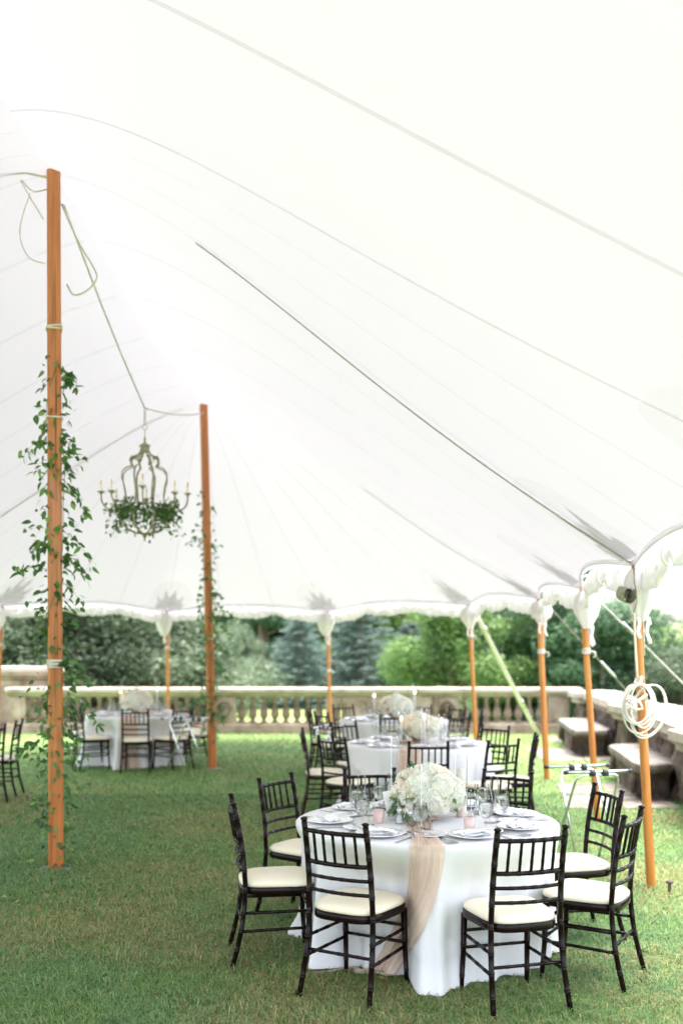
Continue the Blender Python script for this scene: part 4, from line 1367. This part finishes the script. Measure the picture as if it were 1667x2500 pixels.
# ------------------------------------------------------------------ tableware templates
TW = {}
def tableware():
    mb = MB(); mb.lathe([(.002,.004),(.060,.004),(.066,.0),(.070,.002),(.085,.008),(.132,.019),(.135,.0205),(.133,.0225),(.086,.012),(.072,.008),(.002,.008)], 40); TW['plate'] = mb.mesh('dinner_plate', 'china')
    mb = MB(); mb.lathe([(.002,.003),(.045,.003),(.049,0),(.053,.002),(.086,.013),(.087,.015),(.085,.016),(.052,.007),(.002,.006)], 32); TW['bread'] = mb.mesh('bread_plate', 'china')
    def gobl(bowl, stem_h, foot_r, name, mat='clear_glass', n=24):
        mb = MB()
        prof = [(foot_r*.02,.003),(foot_r,.0),(foot_r,.0022),(foot_r*.6,.005),(.0058,.010),(.0042,.02),(.0038,stem_h*.6),(.0045,stem_h-.006),(.009,stem_h)]
        prof += [(r, stem_h+z) for r, z in bowl]
        mb.lathe(prof+[(bowl[-1][0]+.0008, stem_h+bowl[-1][1]+.0015)], n)
        return mb.mesh(name, mat)
    b1 = [(.022,.006),(.034,.020),(.041,.040),(.0425,.060),(.041,.085),(.038,.108),(.037,.112)]
    TW['goblet'] = gobl(b1, .062, .036, 'water_goblet')
    b2 = [(.018,.006),(.030,.020),(.037,.040),(.038,.060),(.035,.085),(.031,.105)]
    TW['wine'] = gobl(b2, .085, .034, 'wine_glass')
    b3 = [(.010,.008),(.018,.03),(.0245,.065),(.026,.10),(.0245,.135),(.022,.150)]
    TW['flute'] = gobl(b3, .080, .031, 'champagne_flute')
    mb = MB(); mb.lathe([(.001,.065)]+[(r-.003, .062+z+.004) for r, z in b1[:5]]+[(.001,.062+.089)], 24); TW['water'] = mb.mesh('water', 'drinking_water')
    mb = MB(); mb.lathe([(.001,.004),(.030,.003),(.032,0),(.034,.003),(.036,.080),(.0345,.081),(.031,.006),(.001,.006)], 24); TW['tumbler'] = mb.mesh('tumbler', 'clear_glass')
    mb = MB(); mb.lathe([(.001,.0),(.027,.0),(.029,.004),(.034,.074),(.032,.074),(.027,.03),(.001,.03)], 20); TW['votive'] = mb.mesh('holder', 'blush_glass')
    mb = MB(); mb.lathe([(.001,.031),(.025,.031),(.026,.052),(.022,.056),(.004,.055),(.001,.054)], 16); TW['votive_wax'] = mb.mesh('candle', 'candle_wax')
    for k in ('salt', 'pepper'):
        mb = MB(); mb.lathe([(.001,0),(.019,0),(.0195,.004),(.0145,.055),(.013,.062),(.012,.062),(.014,.05),(.018,.005),(.001,.004)], 10); TW[k+'_g'] = mb.mesh('body', 'clear_glass', False)
        mb = MB(); mb.lathe([(.001,.005),(.0175,.005),(.0145,.044),(.001,.045)], 10); TW[k+'_f'] = mb.mesh('filling', k, False)
    mb = MB(); mb.lathe([(.0145,.055),(.0155,.057),(.0155,.068),(.013,.078),(.007,.083),(.001,.084)], 14); TW['cap'] = mb.mesh('cap', 'steel')
    # flatware: outline extruded
    def flat(name, outl, bend):
        mb = MB(); n = len(outl)
        top = [(x, y, .0035+bend(y)) for x, y in outl]; bot = [(x, y, .0012+bend(y)) for x, y in outl]
        mb.add(top+bot, [tuple(range(n)), tuple(reversed(range(n, 2*n)))]+[(i, (i+1) % n, n+(i+1) % n, n+i) for i in range(n)])
        return mb.mesh(name, 'steel', False)
    kn = [(-.004,-.11),(.004,-.11),(.0062,-.09),(.0045,-.01),(.0075,0),(.009,.05),(.007,.09),(.001,.112),(-.005,.10),(-.005,0),(-.0045,-.01),(-.0062,-.09)]
    TW['knife'] = flat('knife', kn, lambda y: 0)
    fk = [(-.0045,-.10),(.0045,-.10),(.006,-.085),(.0028,-.01),(.0035,.03),(.011,.05),(.0115,.10),(.0095,.102),(.0085,.065),(.0055,.065),(.005,.103),(.0025,.103),(.0018,.065),(-.0018,.065),(-.0025,.103),(-.005,.103),(-.0055,.065),(-.0085,.065),(-.0095,.102),(-.0115,.10),(-.011,.05),(-.0035,.03),(-.0028,-.01),(-.006,-.085)]
    TW['fork'] = flat('fork', fk, lambda y: .004*max(0, math.sin((y+.02)*20)) if y > -.02 else 0)
    for v in range(3):
        mb = MB()
        def nap(u, w, v=v):
            x = (u-.5)*.16; y = (w-.5)*(.105+.02*v)
            z = .020+.006*nz(u*5+v*3, w*5)+.010*math.sin(u*PI)*(.6+.4*math.sin(w*9+v))+.005*math.sin(w*14+u*3+v)
            return (x+.012*math.sin(w*5+v), y+.012*math.sin(u*6+v*2), z)
        mb.grid(nap, 18, 14)
        lo = len(mb.v)
        mb.grid(lambda u, w: (lambda p: (p[0], p[1], p[2]-.009 if 0 < u < 1 and 0 < w < 1 else p[2]-.004))(nap(u, w)), 18, 14)
        mb.grid(lambda u, w: (lambda p: (p[0]*.9+.01, p[1]*.55-.02, p[2]+.006))(nap(u, w)), 14, 8)
        TW['napkin%d' % v] = mb.mesh('napkin', 'napkin_linen')
    # menu card
    mb = MB(); mb.cbox((-.05,-.09,.0), (.05,.09,.0012), .0004); TW['menu'] = mb.mesh('menu_card', 'card_paper', False)
tableware()
def thing(key, name, loc, rz, label, cat, group=None, tilt=None):
    o = link(name, TW[key], None, loc, (0, 0, rz) if tilt is None else tilt)
    return tag(o, label, cat, group)
TZ = .7592
def settings(t, chairs, tname, seats, full, seed):
    rd = random.Random(seed)
    cx, cy = t
    for (x, y, fx, fy), seat in zip(chairs, seats):
        a = math.atan2(y-cy, x-cx)
        L = lambda what: '%s at the %s table, %s place' % (what, tname, seat)
        G = (lambda g: '%s on the near table' % g) if full else (lambda g: '%s on the %s table' % (g, tname))
        rz = a+PI/2
        def at(out, side, z=TZ):   # out: distance from centre, side: to the sitter's right
            s = a+PI/2
            return (cx+out*math.cos(a)+side*math.cos(s), cy+out*math.sin(a)+side*math.sin(s), z)
        thing('plate', 'dinner_plate', at(.575, 0), rz, L('white dinner plate'), 'plate', G('plates'))
        thing('napkin%d' % rd.randrange(3), 'napkin', at(.575, rd.uniform(-.01, .01), TZ+.004), rz+rd.uniform(-.5, .5), L('white folded napkin on a plate'), 'napkin', G('napkins'))
        gx = rd.uniform(-.02, .02)
        g = empty('water_goblet', at(.42+gx, .17), 0, L('water goblet'), 'glass', G('goblets'))
        link('bowl_and_stem', TW['goblet'], g)
        if full: link('water', TW['water'], g)
        thing('wine', 'wine_glass', at(.37+gx, .10), 0, L('empty wine glass'), 'glass', G('wine glasses'))
        thing('flute', 'champagne_flute', at(.455+gx, .08), 0, L('champagne flute'), 'glass', G('flutes'))
        thing('bread', 'bread_plate', at(.46, -.20), rz, L('small white bread plate'), 'plate', G('bread plates'))
        if full:
            thing('fork', 'fork', at(.60, -.165), rz+PI+.03, L('inner dinner fork'), 'fork', 'forks on the near table')
            thing('fork', 'fork', at(.605, -.195), rz+PI-.02, L('outer salad fork'), 'fork', 'forks on the near table')
            thing('knife', 'knife', at(.60, .165), rz+PI, L('dinner knife'), 'knife', 'knives on the near table')
            thing('knife', 'knife', at(.46, -.20, TZ+.014), rz+PI+.8, L('butter knife on the bread plate'), 'knife', 'butter knives on the near table')
SEATS = ['front left', 'front right', 'right', 'far right', 'back right', 'back left', 'far left', 'left']
settings(T1, CH1, 'near', SEATS, True, 11)
settings(T2, CH2, 'second', ['front', 'front left', 'left', 'back left', 'front right', 'right', 'back right'], False, 12)
settings(T3, CH3, 'back', ['front', 'left', 'front left', 'front right', 'right', 'far right', 'rear left', 'rear right'], False, 13)
settings(TL, CHL, 'left', ['front middle', 'front left', 'front right', 'right', 'rear right', 'left end'], False, 14)

def votive(x, y, label):
    r = empty('votive_candle', (x, y, TZ), 0, label, 'candle', 'blush votive candles'); link('holder', TW['votive'], r); link('candle', TW['votive_wax'], r)
def hurricane(x, y, h, label, lit=True, z=TZ, r=.032, pillar=False, wax=True):
    root = empty('hurricane_candle', (x, y, z), 0, label, 'candle', 'candles in tall glass cylinders')
    mb = MB(); mb.lathe([(.001,.002),(r-.003,.0),(r,.003),(r,h-.003),(r+.0012,h)], 24); mb.build('glass_cylinder', 'clear_glass', root)
    if not wax: return
    ch = h*.72; cr = .011 if not pillar else .028
    mb = MB(); mb.lathe([(.001,.013),(cr,.013),(cr*.95,ch),(cr*.6,ch+.004),(.001,ch+.003)], 14); mb.build('candle', 'candle_wax', root)
    if lit:
        mb = MB(); mb.lathe([(.001,ch+.004),(.007,ch+.014),(.008,ch+.022),(.004,ch+.038),(.0005,ch+.05)], 10); mb.build('flame', 'flame', root)
votive(.715+.0, 5.62-.05, 'blush votive in front of the near flowers, on the runner'); votive(.215, 5.80, 'blush votive left of the near flowers beside the shakers'); votive(.72, 6.0, 'blush votive right of the near flowers half behind leaves')
for key, x, y, cap in (('salt', .335, 5.76, 'clear glass salt shaker left of the near flowers'), ('pepper', .395, 5.66, 'glass pepper shaker next to the salt shaker')):
    r = empty(key+'_shaker', (x, y, TZ), 0, cap, 'shaker'); link('body', TW[key+'_g'], r, scale=1.15); link('filling', TW[key+'_f'], r, scale=1.15); link('cap', TW['cap'], r, scale=1.15)
hurricane(.47, 5.56, .36, 'empty slim glass cylinder in front of the near flowers', False, r=.028, wax=False)
hurricane(.33, 6.16, .46, 'tallest slim glass cylinder, left of the near flowers', False, r=.026, wax=False)
hurricane(.745, 6.22, .36, 'glass cylinder with a thick ivory candle behind the near flowers', False, r=.042, pillar=True)
for t, n, pos in ((T2, 'second', ((-.17,-.1),(.06,-.24),(.27,.06))), (T3, 'back', ((-.28,.0),(.30,.12),(.1,.26))), (TL, 'left', ((-.26,.03),(.29,.06),(.1,.3)))):
    for k, (dx, dy) in enumerate(pos):
        hurricane(t[0]+dx, t[1]+dy, ((.44, .50, .38) if n != 'second' else (.34, .38, .30))[k], '%s lit candle cylinder on the %s table' % (('middle height', 'tallest', 'shortest')[k], n), True)
# table card
def card():
    root = empty('table_card', (.325, 5.93, TZ), R(20), 'tall white menu card leaning against the near flowers', 'card')
    m = Matrix.Rotation(R(-14), 4, 'X')
    mb = MB(); mb.cbox((-.05,-.001,0), (.05,.001,.17), .0008, m @ Matrix.Rotation(R(-8), 4, 'Y')); mb.build('paper', 'card_paper', root, False)
card()

# ------------------------------------------------------------------ flowers
def leaf_template(name, l, w, lobes=False, curl=.2, col=(.06,.14,.035)):
    mb = MB()
    if lobes: outl = [(0,0),(.28,.05),(.50,.18),(.36,.36),(.40,.62),(.20,.62),(0,1.0)]
    else: outl = [(0,0),(.18,.10),(.36,.28),(.40,.45),(.30,.68),(.13,.88),(0,1.0)]
    n = len(outl)
    vs = [(0, y*l, -curl*l*y*y) for x, y in outl]+[(x*w, y*l, -curl*l*y*y+.18*w*x) for x, y in outl]+[(-x*w, y*l, -curl*l*y*y+.18*w*x) for x, y in outl]
    fs = []
    for i in range(n-1):
        fs.append((i, n+i, n+i+1, i+1)); fs.append((i, i+1, 2*n+i+1, 2*n+i))
    mb.add(vs, fs)
    c = np.ones((len(mb.v), 4)); c[:,:3] = col; c[:n,:3] = np.array(col)*1.25
    return mb.mesh(name, 'foliage', True, c)
LEAF = [leaf_template('leaf', .060, .050, False, .25, (.06,.15,.045)), leaf_template('leaf', .055, .034, False, .4, (.10,.22,.055)), leaf_template('leaf', .046, .050, True, .2, (.05,.125,.042)), leaf_template('leaf', .050, .040, False, .15, (.17,.28,.075))]
BLOOM = {}
def blooms():
    rng = np.random.default_rng(8)
    for v in range(2):
        n = 230; k = np.arange(n)+.5
        ph = np.arccos(1-1.55*k/n); th = PI*(1+5**.5)*k
        d = np.stack([np.cos(th)*np.sin(ph), np.sin(th)*np.sin(ph), np.cos(ph)], 1)
        rad = .070*(1+rng.normal(size=n)*.035)
        V = []; F = []; Cc = []
        for i in range(n):
            nn = d[i]+rng.normal(size=3)*.22; nn /= np.linalg.norm(nn)
            u = np.cross(nn, rng.normal(size=3)); u /= np.linalg.norm(u); w = np.cross(nn, u)
            c = d[i]*rad[i]; s = .0125*rng.uniform(.8, 1.2)
            tone = rng.uniform(.88, .95); cc = (tone, tone*.99, tone*rng.uniform(.90,.96), 1)
            for q in range(4):
                a = q*PI/2; e1 = u*math.cos(a)+w*math.sin(a); e2 = u*math.cos(a+PI/2)+w*math.sin(a+PI/2)
                b = len(V)
                V += [c-nn*.002, c+(e1*.75-e2*.5)*s*.9+nn*.002, c+e1*s*1.15+nn*.001, c+(e1*.75+e2*.5)*s*.9+nn*.002]
                F.append((b, b+1, b+2, b+3)); Cc += [(cc[0]*.93, cc[1]*.95, cc[2]*.82, 1), cc, cc, cc]
        BLOOM['hyd%d' % v] = flatmesh('hydrangea', np.array(V), np.array(F), 'petal', np.array(Cc))
    for v, col in enumerate(((.93,.91,.85), (.93,.86,.80))):
        mb = MB(); cols = []
        rd = random.Random(v)
        for ring, (np_, r0, hh, open_) in enumerate(((3,.010,.030,.05),(4,.018,.032,.25),(5,.026,.031,.5),(6,.034,.026,.85),(7,.041,.018,1.2))):
            for p in range(np_):
                a0 = 2*PI*p/np_+ring*.7+rd.uniform(-.1,.1); span = 2*PI/np_*.85
                b = len(mb.v)
                def fn(u, w):
                    a = a0+(u-.5)*span*(1-.35*w*w); r = r0*(.35+.65*math.sin(min(1, w*1.15)*PI/2)) + open_*.010*w*w
                    z = -.012+hh*1.2*w - open_*.012*w**3 - .006*w*(2*u-1)**2
                    return (r*math.cos(a), r*math.sin(a), z)
                mb.grid(fn, 5, 4)
                k = 1-.05*(4-ring)
                for _ in range(len(mb.v)-b): cols.append((col[0], col[1]*(.94+.015*ring), col[2]*(.88+.03*ring), 1))
        BLOOM['rose%d' % v] = mb.mesh('rose', 'petal', True, np.array(cols))
blooms()
def dirmat(loc, d, spin, s):
    q = Vector(d).to_track_quat('Z', 'Y')
    return Matrix.Translation(loc) @ q.to_matrix().to_4x4() @ Matrix.Rotation(spin, 4, 'Z') @ Matrix.Diagonal((s, s, s, 1))
def arrangement(x, y, label, seed, full=True, sc=1.0):
    rd = random.Random(seed)
    root = empty('flower_arrangement', (x, y, TZ), 0, label, 'flowers', 'white flower centrepieces')
    root.scale = (sc,)*3
    mb = MB(); mb.lathe([(.001,.0),(.055,.0),(.058,.004),(.05,.012),(.062,.03),(.085,.07),(.088,.095),(.084,.096),(.08,.07),(.001,.06)], 28); mb.build('bowl', 'bowl_brass', root)
    # blooms over a dome
    spots = [(-20,35,'h'),(22,30,'h'),(75,28,'h'),(0,80,'h'),(-65,30,'r'),(-50,62,'r'),(45,62,'r'),(125,40,'h'),(180,35,'h'),(-120,35,'h'),(-150,58,'r'),(100,68,'r'),(-88,10,'r'),(60,5,'h'),(-40,8,'r'),(5,6,'h'),(150,10,'r'),(-130,8,'r'),(-95,50,'r'),(28,-2,'r'),(160,62,'h'),(100,8,'r')]
    for az, el, k in spots:
        a = R(az-90+rd.uniform(-7, 7)); e = R(el+rd.uniform(-5, 5))
        d = Vector((math.cos(a)*math.cos(e), math.sin(a)*math.cos(e), math.sin(e)))
        s = rd.uniform(.92, 1.12)
        p = Vector((d.x*.158, d.y*.145, .125+d.z*.135))
        if k == 'h': me = BLOOM['hyd%d' % rd.randrange(2)]; nm = 'hydrangea'; s *= 1.02; p = p*.96
        else: me = BLOOM['rose%d' % (1 if rd.random() < (.45 if full else .2) else 0)]; nm = 'rose'; s *= 1.5; p = p + d*.018
        link(nm, me, root, matrix=dirmat(p, d, rd.uniform(0, 6), s))
    for i in range(70 if full else 30):
        az = rd.uniform(0, 2*PI) if i > 24 else rd.uniform(PI*.9, PI*1.35)
        el = rd.uniform(-.35, .35) if rd.random() < .75 else rd.uniform(.3, 1.2)
        d = Vector((math.cos(az)*math.cos(el), math.sin(az)*math.cos(el), math.sin(el)))
        rr = rd.uniform(.13, .21)
        p = Vector((d.x*rr, d.y*rr, max(.035, .10+d.z*rr)))
        up = Vector((rd.uniform(-.4,.4), rd.uniform(-.4,.4), 1))
        y_ = (d+Vector((rd.uniform(-.6,.6), rd.uniform(-.6,.6), rd.uniform(-.7,.4)))).normalized(); x_ = y_.cross(up).normalized(); z_ = x_.cross(y_)
        m = Matrix((x_, y_, z_)).transposed().to_4x4(); s = rd.uniform(.7, 1.15)
        link('leaf', LEAF[rd.choice((2,2,0,1,3))], root, matrix=Matrix.Translation(p) @ m @ Matrix.Diagonal((s,s,s,1)))
arrangement(T1[0]+.01, T1[1]+.04, 'dome of white hydrangeas and blush roses with ivy on the near table', 21, True, 1.06)
arrangement(T2[0]+.02, T2[1]+.05, 'white and blush flower dome with leaves on the second table', 22, False, 1.05)
arrangement(T3[0]+.02, T3[1]+.05, 'white flower dome with a green sprig on the back table', 23, False, 1.15)
arrangement(TL[0]-.03, TL[1]+.05, 'white flower dome on the left table', 24, False, 1.25)

# ================================================================== TRAY STANDS
def tray_stand(x, y, rz, label, fold=1.0):
    root = empty('tray_stand', (x, y, 0), rz, label, 'tray stand', 'folding chrome tray stands')
    h = .79; g = .19*fold
    for s in (-1, 1):
        mb = MB(); mb.tube([(-.27, s*g, h), (.27, s*g, h)], .0125, 10); mb.build('top_rail', 'chrome', root)
        for e in (-1, 1):
            mb = MB(); mb.tube([(e*.262, s*g, h), (e*.292, s*g, h)], .016, 10); mb.build('end_cap', 'black_rubber', root)
            mb = MB(); mb.tube([(e*.055-.022, s*g, h-.01), (e*.055+.022, s*g, h-.01)], .028, 10); mb.build('clamp', 'black_rubber', root)
        w = .185-.012*(s+1)
        pts = [(-w-.02, -s*.23*fold, 0)]
        for k in range(7):
            a = PI-k*PI/2/6; pts.append((-w+.06+.06*math.cos(a), s*(g-.004-.05*(1-math.sin(a))*.5), h-.085+.06*math.sin(a)))
        for k in range(7):
            a = PI/2-k*PI/2/6; pts.append((w-.06+.06*math.cos(a), s*(g-.004-.05*(1-math.sin(a))*.5), h-.085+.06*math.sin(a)))
        pts.append((w+.02, -s*.23*fold, 0))
        mb = MB(); mb.tube(pts, .0115, 10); mb.build('leg_tube', 'chrome', root)
    return root
tray_stand(2.0, 8.1, R(12), 'open chrome tray stand on the right behind the near table chairs')
tray_stand(-2.15, 13.85, R(50), 'white looking tray stand beside the left table and far vine pole')
tray_stand(-.16, 12.35, R(68), 'tray stand left of the back table among the chairs', .55)

# stake
st = empty('ground_stake', (2.357, 7.17, 0), 0, 'short rusty iron stake in the lawn beside the nearest pole', 'stake')
mb = MB(); mb.tube([(0,0,-.05),(.003,0,.085)], .0125, 10); mb.build('shaft', 'old_iron', st)
mb = MB(); mb.lathe([(.012,.076),(.026,.082),(.028,.09),(.022,.098),(.002,.10)], 12, (.003,0,0)); mb.build('head', 'old_iron', st)

# ================================================================== CHANDELIER
def chandelier():
    cx, cy, z0 = -2.17, 11.0, 2.95
    root = empty('chandelier', (cx, cy, z0), R(31), 'grey wrought iron chandelier with candle arms and greenery between the poles', 'chandelier')
    mb = MB(); mb.lathe([(.002,0),(.012,.012),(.006,.03),(.022,.05),(.03,.07),(.014,.085),(.002,.09)], 12); mb.build('finial', 'chandelier_iron', root)
    n = 8
    rib = [(.02,.08),(.10,.09),(.2,.13),(.27,.20),(.295,.28),(.29,.35),(.255,.40),(.228,.43),(.222,.50),(.24,.60),(.262,.68),(.258,.75),(.215,.80),(.15,.82),(.125,.825),(.14,.835),(.165,.86),(.17,.89),(.15,.93),(.12,.93),(.08,.95),(.05,.985),(.04,1.01)]
    for k in range(n):
        a = 2*PI*k/n
        mb = MB(); mb.tube([(r*math.cos(a), r*math.sin(a), z) for r, z in rib], .0075, 6, flat=(1, 1.6)); mb.build('rib', 'chandelier_iron', root)
        mb = MB()
        pts = [(.125+.03*math.cos(t), .875+.05*math.sin(t)) for t in np.linspace(-1.4, 2.6, 10)]
        mb.tube([(r*math.cos(a), r*math.sin(a), z) for r, z in pts], .007, 5); mb.build('scroll', 'chandelier_iron', root)
    mb = MB(); mb.lathe([(.03,.985),(.058,.99),(.058,1.0),(.05,1.005),(.05,1.04),(.064,1.045),(.064,1.055),(.04,1.075),(.012,1.09),(.01,1.12),(.018,1.13),(.006,1.15),(.004,1.24)], 16); mb.build('crown', 'chandelier_iron', root)
    mb = MB(); mb.tube([(.028*math.cos(t), 0, 1.26+.028*math.sin(t)) for t in np.linspace(0, 2*PI, 17)[:-1]], .004, 6, closed=True)
    for j in range(6):
        r = .016; zc = 1.30+j*.028
        mb.tube([(r*math.cos(t)*(j % 2), r*math.cos(t)*(1-j % 2), zc+.02*math.sin(t)) for t in np.linspace(0, 2*PI, 11)[:-1]], .003, 5, closed=True)
    mb.build('chain', 'chandelier_iron', root)
    mb = MB(); mb.tube([(.262*math.cos(t), .262*math.sin(t), .39) for t in np.linspace(0, 2*PI, 33)[:-1]], .008, 6, closed=True); mb.build('hoop', 'chandelier_iron', root)
    for k in range(8):
        a = 2*PI*k/8+PI/8
        up = .04 if k % 2 else 0
        arm = [(.27,.37),(.33,.335),(.39,.345),(.44,.385),(.465,.435),(.47,.465+up)]
        mb = MB(); mb.tube([(r*math.cos(a), r*math.sin(a), z) for r, z in arm], .0095, 6); A = mb.build('arm', 'chandelier_iron', root)
        c = (.47*math.cos(a), .47*math.sin(a), .465+up)
        mb = MB(); mb.lathe([(.006,0),(.018,.008),(.026,.02),(.044,.032),(.042,.036),(.012,.028),(.001,.028)], 14, c); mb.build('drip_cup', 'chandelier_iron', A)
        mb = MB(); mb.lathe([(.013,.028),(.0125,.105),(.008,.108),(.001,.108)], 10, c); mb.build('candle_sleeve', 'candle_wax', A)
        mb = MB(); mb.lathe([(.008,.108),(.013,.122),(.011,.14),(.003,.165),(.0005,.17)], 10, c); mb.build('bulb', 'peach_candle', A)
    # greenery ring and trailing ivy as one mass
    rng = random.Random(6)
    V, F, Cc = [], [], []
    for i in range(900):
        a = rng.uniform(0, 2*PI); t = rng.random()
        if i < 720: r = rng.gauss(.28, .055); z = rng.gauss(.335, .055)
        else: r = rng.uniform(.12, .44); z = rng.uniform(.10, .34) - (.05 if r > .3 else 0)
        p = Vector((r*math.cos(a), r*math.sin(a), z))
        y_ = Vector((math.cos(a)*rng.uniform(-.3,1), math.sin(a)*rng.uniform(-.3,1), rng.uniform(-1,.4))).normalized()
        x_ = y_.cross(Vector((rng.uniform(-1,1), rng.uniform(-1,1), .7))).normalized(); z_ = x_.cross(y_)
        l = rng.uniform(.035, .065); w = l*rng.uniform(.28, .42)
        b = len(V)
        V += [p, p+y_*l*.45+x_*w+z_*.006, p+y_*l, p+y_*l*.45-x_*w+z_*.006]
        F += [(b, b+1, b+2), (b, b+2, b+3)]
        g = rng.random(); c = (lerp(.035,.13,g), lerp(.09,.24,g), lerp(.03,.06,g), 1); Cc += [c]*4
    o = link('ivy', flatmesh('ivy', np.array(V), np.array(F), 'foliage', np.array(Cc)), root); o['kind'] = 'stuff'
chandelier()

# ================================================================== VINES ON THE CENTRE POLES
def vine(base, top, w, z0, z1, nleaf, label, seed, profile, big=True, sz=1.0):
    rd = random.Random(seed)
    root = empty('vine_garland', (base[0], base[1], 0), 0, label, 'vine', 'vine garlands on the centre poles')
    H = top[2]; dx = top[0]-base[0]; dy = top[1]-base[1]
    def axis(z): return Vector((dx*z/H, dy*z/H, z))
    def spread(z): return interp(z, profile)
    # stems: two twisting strands plus stray tendrils
    strands = []
    for k in range(2):
        ph = rd.uniform(0, 6); pts = []
        for i in range(90):
            z = lerp(z0, z1, i/89); a = ph+z*(2.1+k*.5)+.8*math.sin(z*3+k)
            r = w*(.85+.2*abs(math.sin(z*2.7+k)))+spread(z)*.22*max(0, nz(z*1.7, k*5.))
            pts.append(axis(z)+Vector((math.cos(a)*r, math.sin(a)*r, 0)))
        strands.append(pts)
        mb = MB(); mb.tube(pts, .0028, 5); mb.build('stem', 'stem_green', root)
    tend = []
    for k in range(16 if big else 9):
        z = rd.uniform(z0+.1, z1); a = rd.choice((0, PI))+rd.uniform(-.7, .7); L = spread(z)*rd.uniform(.5, 1.25)+.05
        p = axis(z)+Vector((math.cos(a)*w, math.sin(a)*w, 0)); pts = []
        dz = rd.uniform(-.9, .45)
        for i in range(9):
            t = i/8; q = p+Vector((math.cos(a)*L*t, math.sin(a)*L*t, L*dz*t-.10*t*t*L/.2)); q.z = max(.02, q.z); pts.append(q)
        mb = MB(); mb.tube(pts, [.0022*(1-.6*i/8) for i in range(9)], 4); mb.build('stem', 'stem_green', root)
        tend.append(pts)
    V, F, Cc = [], [], []
    for i in range(nleaf):
        if rd.random() < .33:
            pts = rd.choice(tend); p = rd.choice(pts[1:]).copy()
        else:
            z = None
            for _ in range(30):
                z = rd.uniform(z0, z1)
                if rd.random()*.36 < spread(z): break
            ax = axis(z); side = rd.random()
            a = rd.choice((0, PI))+rd.gauss(0, .75) if side < .72 else rd.uniform(PI, 2*PI)
            r = w*.95+abs(rd.gauss(0, .5))*spread(z)*.45
            p = ax+Vector((math.cos(a)*r, math.sin(a)*r, 0))
        p += Vector((rd.gauss(0,.012), rd.gauss(0,.012), rd.gauss(0,.02)))
        out = Vector((p.x-dx*p.z/H, p.y-dy*p.z/H, 0)).normalized()
        y_ = (out*rd.uniform(-.2,.9)+Vector((rd.uniform(-.6,.6), rd.uniform(-.6,.6), rd.uniform(-1.1,.3)))).normalized()
        x_ = y_.cross(Vector((rd.uniform(-.7,.7), rd.uniform(-1,.2), .5))).normalized(); z_ = x_.cross(y_)
        s = rd.uniform(.75, 1.5)*sz
        p.z = max(p.z, .03)
        m = Matrix.Translation(p) @ Matrix((x_, y_, z_)).transposed().to_4x4() @ Matrix.Diagonal((s*rd.uniform(.6,1), s, s, 1))
        k = rd.choice((0, 0, 1, 1, 2, 3))
        if big and i < 300:
            link('leaf', LEAF[k], root, matrix=m)
        else:
            me = LEAF[k]; b = len(V)
            V += [m @ v.co for v in me.vertices]
            F += [tuple(b+j for j in q.vertices) for q in me.polygons]
            c = np.array([d.color[:] for d in me.color_attributes['Col'].data])*rd.uniform(.75, 1.25); Cc.append(c)
    if V:
        mb = MB(); mb.v = [tuple(v) for v in V]; mb.f = F
        o = link('leaves', mb.mesh('leaves', 'foliage', True, np.concatenate(Cc)), root); o['kind'] = 'stuff'
vine((-2.29,8.0), (-2.31,8.0,5.6), .062, .03, 4.1, 1050, 'leafy green vine garland climbing the near centre pole', 31,
     [(0,.16),(.15,.28),(.5,.34),(1.0,.36),(1.5,.34),(1.62,.06),(1.75,.24),(2.1,.30),(2.3,.12),(2.5,.20),(2.75,.34),(3.0,.12),(3.2,.34),(3.4,.30),(3.7,.20),(3.95,.14),(4.1,.05)], True, 1.0)
vine((-1.89,14.6), (-2.02,14.6,5.34), .06, .4, 4.05, 620, 'leafy green vine garland climbing the far centre pole', 32,
     [(.4,.10),(.8,.22),(1.1,.24),(1.3,.08),(1.6,.14),(2.0,.20),(2.4,.22),(2.7,.14),(3.1,.18),(3.5,.16),(4.05,.08)], False, 1.0)
